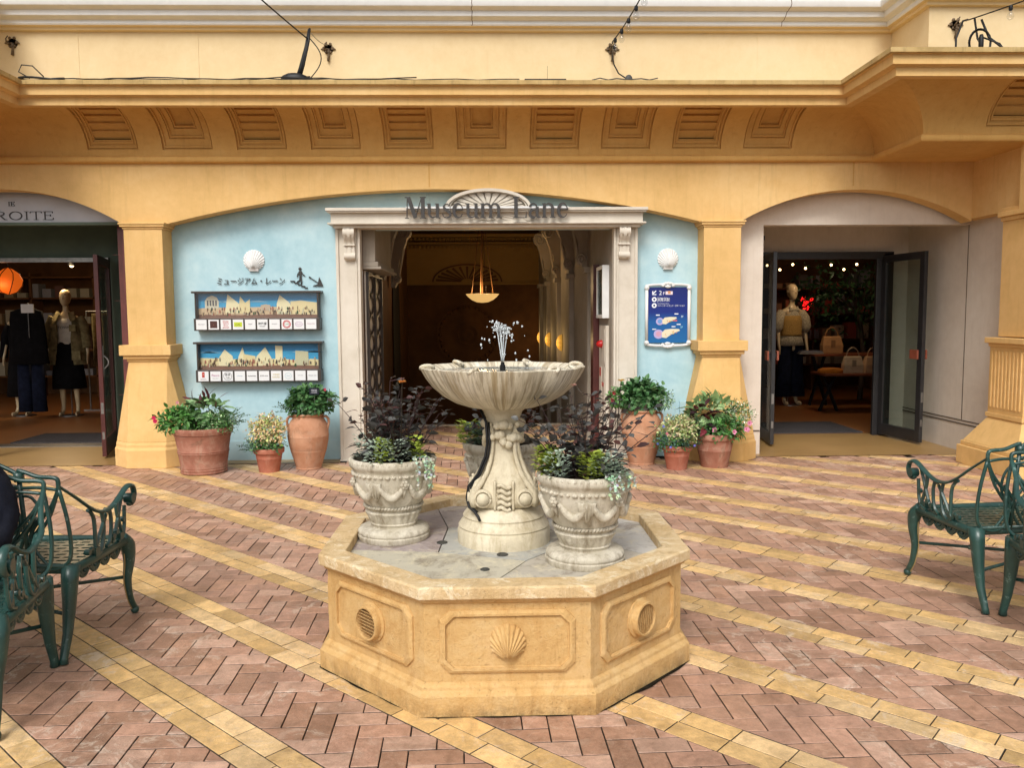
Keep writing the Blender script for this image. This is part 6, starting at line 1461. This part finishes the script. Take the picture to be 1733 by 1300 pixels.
m=MB(); m.ball((1.37,8.22,3.83),.038,8,6,sc=(1,.8,1.1)); m.box(1.12,1.58,8.16,8.24,3.785,3.80); m.tube([(1.0+i*.08,8.15,3.80+.02*math.sin(i*1.4)**2) for i in range(9)],.006,5); m.build('connector',plain('grey_plug','4a4a48',.6),o,smooth=True,autosm=40)
ps=catenary((4.43,7.92,4.27),(4.62,4.4,4.30),.12,24)
ps2=catenary((4.47,7.85,4.26),(5.6,5.6,4.45),.05,18)
o=bulbline(ps2,[ps2[i] for i in (3,8,12,16)],'string of clear bulbs leaving the right hook towards the right','clear bulb string lights')
m=MB(); m.tube([(4.47,7.82,4.26),(4.38,7.74,4.22),(4.30,7.70,4.05),(4.29,7.68,3.90),(4.31,7.66,3.80)],.009,6)
m.tube([(4.50+.10*math.cos(a),7.66,4.0+.12*math.sin(a)) for a in [2*PI*i/20*1.3+1.5 for i in range(24)]],.011,6); m.tube([(4.50,7.76,4.25),(4.50,7.70,4.05),(4.52,7.66,3.97)],.009,6); m.tube([(4.53,7.70,4.22),(4.58,7.66,4.05),(4.70,7.60,3.92),(4.72,7.58,3.80)],.010,6); m.tube([(4.52,7.68,4.06),(4.66,7.62,3.98),(4.78,7.60,3.80)],.008,6)
m.build('cable_coil',BLACK,o,smooth=True)
m=MB(); m.lathe([(.018,0),(.022,.03),(.022,.10),(.014,.13)],(4.505,7.65,3.94),10); m.build('plug',BLACK,o,smooth=True)
# ================================================================ BENCHES
def bench_proto():
    b=thing('garden_bench','','bench',(0,0,0)); Wd=.60; D0,D1=-.25,.27; HS=.425
    # seat with slots
    m=MB(); nx,ny=19,9; x0,x1,y0,y1=-Wd+.01,Wd-.01,D0+.03,D1-.015; dx,dy=(x1-x0)/nx,(y1-y0)/ny
    def zz(x,y): return HS-.012*math.cos(x/Wd*PI/2)*1.0+.004
    for i in range(nx):
        for j in range(ny):
            a=x0+i*dx; c=y0+j*dy; off=.0
            O=[(a,c),(a+dx,c),(a+dx,c+dy),(a,c+dy)]; s0,s1=.14,.86
            sk=.18*dx*(1 if j%2 else -1)
            I=[(a+dx*.12+sk*0,c+dy*.30),(a+dx*.88,c+dy*.30),(a+dx*.88,c+dy*.68),(a+dx*.12,c+dy*.68)]
            vs=[(x,y,zz(x,y)) for x,y in O]+[(x,y,zz(x,y)) for x,y in I]+[(x,y,zz(x,y)-.008) for x,y in O]+[(x,y,zz(x,y)-.008) for x,y in I]
            fs=[(k,(k+1)%4,4+(k+1)%4,4+k) for k in range(4)]+[(8+(k+1)%4,8+k,12+k,12+(k+1)%4) for k in range(4)]+[(4+k,4+(k+1)%4,12+(k+1)%4,12+k) for k in range(4)]
            m.add(vs,fs)
    m.build('seat_lattice',GREEN,b,fix=False)
    m=MB(); rim=[(-Wd+.01,D0+.02),(Wd-.01,D0+.02),(Wd+.005,D0+.05),(Wd+.005,D1-.03),(Wd-.03,D1),(-Wd+.03,D1),(-Wd-.005,D1-.03),(-Wd-.005,D0+.05)]
    m.tube([(x,y,HS-.012) for x,y in rim+rim[:1]],.017,8,flat=1.3); m.build('seat_frame',GREEN,b,smooth=True)
    # legs
    for s in (-1,1):
        X=s*(Wd-.015)
        m=MB(); pts=[(X,D1-.035,HS+.005),(X+s*.012,D1+.005,HS-.045),(X+s*.012,D1+.015,.30),(X,D1+.012,.20),(X,D1+.03,.10),(X+s*.004,D1+.062,.035),(X+s*.004,D1+.07,.018)]
        lr=[.034,.038,.029,.021,.017,.015,.018]; cp=cr(pts,4); m.tube(cp,[lr[min(5,i//4)]+(lr[min(6,i//4+1)]-lr[min(5,i//4)])*(i%4)/4 for i in range(len(cp))],10); m.ball((X+s*.004,D1+.068,.020),.022,10,6); m.build('front_leg',GREEN,b,smooth=True)
        m=MB(); m.tube([(p[0]-s*.006,p[1]-.97*(.043-.024*min(1,(.40-p[2])/.28)),p[2]) for p in cp[6:22]],.003,5); m.build('gold_line',GOLDL,b)
        m=MB(); pts=[(X,D0+.03,HS+.005),(X,D0+.015,.36),(X,D0+.0,.24),(X,D0-.022,.13),(X,D0-.062,.03),(X,D0-.066,.006)]
        m.tube(pts,[.042,.037,.029,.022,.018,.021],10); m.build('rear_leg',GREEN,b,smooth=True)
        # scrollwork apron under the side
        m=MB(); yy=lambda t: D0+.06+(D1-D0-.12)*t
        for k in range(4):
            c=yy(.14+.24*k); m.tube([(X+s*.008,c+(.034-.0016*i)*math.cos(.55*i+k),HS-.045+(.024-.0011*i)*math.sin(.55*i+k)) for i in range(16)],.0085,6)
            m.tube([(X+s*.008,c-.05+.10*i/10,HS-.038-.036*math.sin(PI*i/10)) for i in range(11)],.0085,6); m.ball((X+s*.008,c+.01,HS-.05),.014,8,5)
        m.box(X-.006,X+.010,D0+.03,D1-.03,HS-.030,HS-.006); m.build('side_apron',GREEN,b,smooth=True,autosm=45)
        # arm
        XA=s*(Wd+.005); XB=s*(Wd+.03)
        arm=[(XA-s*.018,D0-.035,.805),(XA,D0+.06,.735),(XB,D0+.14,.665),(XB,D0+.22,.630),(XB,D0+.30,.625),(XB,D0+.38,.650),(XB,D0+.46,.690),(XB,D0+.505,.698),(XB,D0+.54,.680),(XB,D0+.55,.640),(XB,D0+.53,.605),(XB,D0+.50,.598),(XB,D0+.485,.615)]
        m=MB(); sp=cr(arm,4); aw=[.010,.011,.013,.015,.015,.016,.017,.018,.017,.016,.015,.012,.009]; m.tube(sp,[aw[min(12,i//4)] for i in range(len(sp))],8,flat=.6); m.tube([(XB-.022,D0+.505,.632),(XB+.022,D0+.505,.632)],.026,14); m.build('armrest',GREEN,b,smooth=True,autosm=60)
        m=MB(); q=lambda *P,r=.0092: m.tube([(XA+s*.008,D0+a,z) for a,z in cr(P,4)],r,6)
        q((.14,.655),(.165,.64),(.19,.60),(.195,.52),(.195,.46)); q((.30,.60),(.24,.52),(.19,.455),(.17,.44)); q((.26,.62),(.275,.56),(.27,.50),(.25,.45),(.215,.425),(.18,.44),(.16,.47),(.135,.455))
        q((.33,.62),(.345,.57),(.34,.50),(.32,.455),(.29,.44)); q((.41,.655),(.40,.60),(.42,.53),(.45,.46)); q((.46,.665),(.43,.60),(.40,.53),(.37,.47),(.34,.45)); q((.48,.60),(.475,.55),(.47,.50),(.45,.455),(.40,.435))
        for a,z in ((.125,.46),(.31,.615),(.35,.475),(.455,.535),(.385,.49)): m.tube([(XA-.004,D0+a,z),(XA+s*.02,D0+a,z)],.014,10)
        m.box(XA-.012,XA+.02,D0+.175,D0+.215,.425,.465); m.box(XA-.010,XA+.018,D0+.41,D0+.445,.44,.475); m.build('arm_scrollwork',GREEN,b,smooth=True,autosm=45)
    # back
    m=MB(); yb=lambda z: D0-.0-(z-HS)*.10
    def B_(P,r=.0105,fl=1): m.tube([(x,yb(z),z) for x,z in cr(P,4)],r*.86,7)
    for s in (-1,1):
        B_([(s*(Wd-.012),.79),(s*(Wd+.01),.66),(s*(Wd+.015),.54),(s*(Wd-.0),.46),(s*(Wd-.05),.425),(s*(Wd-.11),.42),(s*(Wd-.155),.46),(s*(Wd-.165),.56),(s*(Wd-.14),.62),(s*(Wd-.10),.66),(s*(Wd-.05),.72),(s*(Wd-.015),.79)])
        B_([(s*(Wd-.015),.785),(s*(Wd-.012),.83),(s*(Wd-.03),.845),(s*(Wd-.10),.85),(s*(Wd-.15),.868),(s*(Wd-.185),.878),(s*(Wd-.175),.862),(s*(Wd-.185),.84)],.0115)
        B_([(s*(Wd-.02),.79),(s*(Wd-.10),.800),(s*(Wd-.21),.795)],.009)
        B_([(s*(Wd-.11),.655),(s*(Wd-.085),.675),(s*(Wd-.07),.665),(s*(Wd-.075),.65)],.0075)
        B_([(s*(Wd-.02),.775),(s*(Wd-.07),.66),(s*(Wd-.17),.53),(s*(Wd-.24),.43)],.009)
        B_([(s*(Wd-.22),.84),(s*(Wd-.16),.66),(s*(Wd-.12),.52),(s*(Wd-.09),.44)],.008) if 0 else None
        for xp in (Wd-.185,.13):
            B_([(s*xp,.43),(s*xp,.85)],.0125); B_([(s*xp,.83),(s*xp,.868)],.026)
            B_([(s*(xp+.0),.76),(s*(xp+.045),.755),(s*(xp+.075),.70),(s*(xp+.07),.62),(s*xp,.55)],.008); B_([(s*(xp-.0),.76),(s*(xp-.045),.755),(s*(xp-.075),.70),(s*(xp-.07),.62),(s*xp,.55)],.008)
            B_([(s*(xp-.09),.43),(s*(xp-.04),.50),(s*xp,.58),(s*(xp+.06),.66)],.009); B_([(s*(xp+.09),.43),(s*(xp+.04),.50),(s*xp,.58),(s*(xp-.06),.66)],.009)
        B_([(s*(Wd-.185),.86),(s*(Wd-.25),.895),(s*(Wd-.30),.91),(s*.22,.905),(s*.17,.885),(s*.13,.865)],.0115)
        B_([(s*(Wd-.185),.80),(s*.25,.83),(s*.13,.81)],.009); B_([(s*.35,.80),(s*.25,.66),(s*.13,.50)],.009); B_([(s*.14,.80),(s*.25,.66),(s*.36,.50)],.009)
    B_([(-.13,.865),(-.09,.91),(-.03,.93),(.03,.93),(.09,.91),(.13,.865)],.0115); B_([(-.13,.80),(0,.70),(.13,.60)],.008); B_([(.13,.80),(0,.70),(-.13,.60)],.008)
    B_([(-Wd+.02,.435),(Wd-.02,.435)],.012)
    m.build('backrest',GREEN,b,smooth=True)
    m=MB(); 
    for s in (-1,1): m.tube([(s*(Wd-.02),D1+.0,.215),(0,.01,.20),(-s*(Wd-.02),D0-.01,.215)],.009,7); m.ball((s*.33,.01+(D1-.01)*.33/.58,.207),.015,8,5); m.ball((-s*.33,.01-(.26)*.33/.58,.207),.015,8,5)
    m.build('cross_stretcher',GREEN,b,smooth=True)
    return b
def mirror_place(b,loc,rz): b.location=loc; b.rotation_euler=(0,0,rz)
GRPB='green cast metal benches around the fountain'
b1=bench_proto()
import math as _m
def side_place(b,px_,py_,rz,side):
    """put the mid point of the bench's own side (local x=side*.6,y=.01) at px,py"""
    c,s=math.cos(rz),math.sin(rz); lx,ly=side*.60,.01; b.location=(px_-(lx*c-ly*s),py_-(lx*s+ly*c),0); b.rotation_euler=(0,0,rz)
side_place(b1,-1.885,3.935,R(-3),1); b1['label']='green cast metal bench at the left with its back to the viewer and scrolled arm'; b1['group']=GRPB
b2=copy_tree(b1); side_place(b2,-1.875,3.275,R(190),-1); b2['label']='green cast metal bench cut by the left edge with a person sitting on it'
b3=copy_tree(b1); side_place(b3,2.47,4.36,R(6),-1); b3['label']='green cast metal bench at the right with its back to the viewer and scrolled arm'
b4=copy_tree(b1); side_place(b4,2.525,3.70,R(170),1); b4['label']='nearer green cast metal bench cut by the right edge of the view'
# ================================================================ PERSON on the left bench
pe=thing('person','person in a dark navy jacket sitting on the near left bench','person',(-2.31,3.36,-.05),R(184))
SKIN=plain('skin','b98a6c',.6,.3,0,.04,6)
# local +y is the way the person faces
J=[(0,-.02,.52,(.16,.13)),(0,-.06,.70,(.15,.11)),(0,-.09,.86,(.18,.115)),(0,-.10,.98,(.13,.085)),(0,-.09,1.06,(.055,.055)),(0,-.07,1.12,(.05,.05))]
E=[(0,1),(1,2),(2,3),(3,4),(4,5)]
for s in (-1,1):
    k=len(J); J+=[(s*.215,-.10,.935,.085),(s*.275,-.05,.70,.068),(s*.17,.20,.60,.045),(s*.12,.25,.585,.036)]; E+=[(3,k),(k,k+1),(k+1,k+2),(k+2,k+3)]
JK=plain('dark_navy_jacket','10131f',.85,.25,0,.25,9,.5)
bd=smooth_fig('jacket_body',J,E,JK,pe,3)
txd=bpy.data.textures.new('fold_noise','CLOUDS'); txd.noise_scale=.09; dm=bd.modifiers.new('folds','DISPLACE'); dm.texture=txd; dm.strength=.045; dm.mid_level=.5
J=[(0,-.0,.50,(.15,.11))];E=[]
for s in (-1,1):
    k=len(J); J+=[(s*.10,.02,.49,.09),(s*.12,.43,.50,.065),(s*.12,.46,.10,.045),(s*.12,.50,.05,(.045,.035)),(s*.125,.60,.035,(.045,.03))]; E+=[(0,k),(k,k+1),(k+1,k+2),(k+2,k+3),(k+3,k+4)]
smooth_fig('trousers',J,E,BLACKC,pe)
J=[(0,-.08,1.10,.05),(0,-.06,1.18,(.065,.07)),(0,-.045,1.24,(.078,.092)),(0,-.05,1.30,(.06,.07))]; smooth_fig('head',J,[(0,1),(1,2),(2,3)],SKIN,pe)
m=MB(); m.ball((0,.045,1.215),.013,8,6,sc=(.8,1,1.6)); m.ball((0,.035,1.18),.018,8,6,sc=(1.3,.5,.4))
for s in (-1,1): m.ball((s*.03,.035,1.235),.011,8,6,sc=(1.4,.6,.7)); m.ball((s*.082,-.05,1.22),.018,8,6,sc=(.4,1,1.5))
m.build('face_features',SKIN,pe,smooth=True)
m=MB(); m.ball((0,-.075,1.265),.105,16,10,sc=(.93,1.0,.98)); m.ball((0,-.11,1.19),.085,14,8,sc=(1,.8,1.1)); m.build('hair',BLACKC,pe,smooth=True)
for s in (-1,1):   # hands resting in the lap
    J=[(s*.12,.25,.585,.030),(s*.10,.31,.575,(.036,.018))]; E=[(0,1)]
    for f in range(4): k=len(J); J+=[(s*(.125-.016*f),.345,.572,.009),(s*(.12-.016*f),.375-.004*abs(f-1.5),.562,.008),(s*(.118-.016*f),.39,.545,.007)]; E+=[(1,k),(k,k+1),(k+1,k+2)]
    k=len(J); J+=[(s*.07,.30,.572,.010),(s*.055,.335,.565,.008)]; E+=[(1,k),(k,k+1)]
    smooth_fig('hand',J,E,SKIN,pe)

# ================================================================ split meshes that hold separate pieces
def split_pieces(o,pad=.004):
    me=o.data; n=len(me.vertices); par=list(range(n))
    def find(i):
        while par[i]!=i: par[i]=par[par[i]]; i=par[i]
        return i
    for e in me.edges:
        a,b=find(e.vertices[0]),find(e.vertices[1])
        if a!=b: par[a]=b
    isl={}
    for i in range(n): isl.setdefault(find(i),[]).append(i)
    bx=[]
    for k,vs in isl.items():
        c=[me.vertices[i].co for i in vs]; bx.append([[min(q[a] for q in c)-pad for a in range(3)],[max(q[a] for q in c)+pad for a in range(3)],set(vs)])
    ch=True
    while ch:
        ch=False
        for i in range(len(bx)):
            for j in range(i+1,len(bx)):
                A,B_=bx[i],bx[j]
                if all(A[0][a]<=B_[1][a] and B_[0][a]<=A[1][a] for a in range(3)):
                    bx[i]=[[min(A[0][a],B_[0][a]) for a in range(3)],[max(A[1][a],B_[1][a]) for a in range(3)],A[2]|B_[2]]; bx.pop(j); ch=True; break
            if ch: break
    if len(bx)<2: return
    for k,(lo,hi,vs) in enumerate(bx):
        bm=bmesh.new(); bm.from_mesh(me); bm.verts.ensure_lookup_table()
        bmesh.ops.delete(bm,geom=[v for v in bm.verts if v.index not in vs],context='VERTS')
        nm=me.copy(); bm.to_mesh(nm); bm.free()
        c=o.copy(); c.data=nm; S.collection.objects.link(c)
    bpy.data.objects.remove(o)
SPLIT=['portal_frame','return_wall','cove_return','blue_plinth','joint_strip','upper_joint_strip','groove_strip','folded_clothes','shelf_goods','right_shop_wall','left_shop_wall','header_panel','recess_back_wall','filament','flower','drain_cap','rim_scroll','rod','bulb']
for nm_ in SPLIT:
    for o in [q for q in bpy.data.objects if q.type=='MESH' and q.name.split('.')[0]==nm_ and q.get('category') is None]: split_pieces(o)
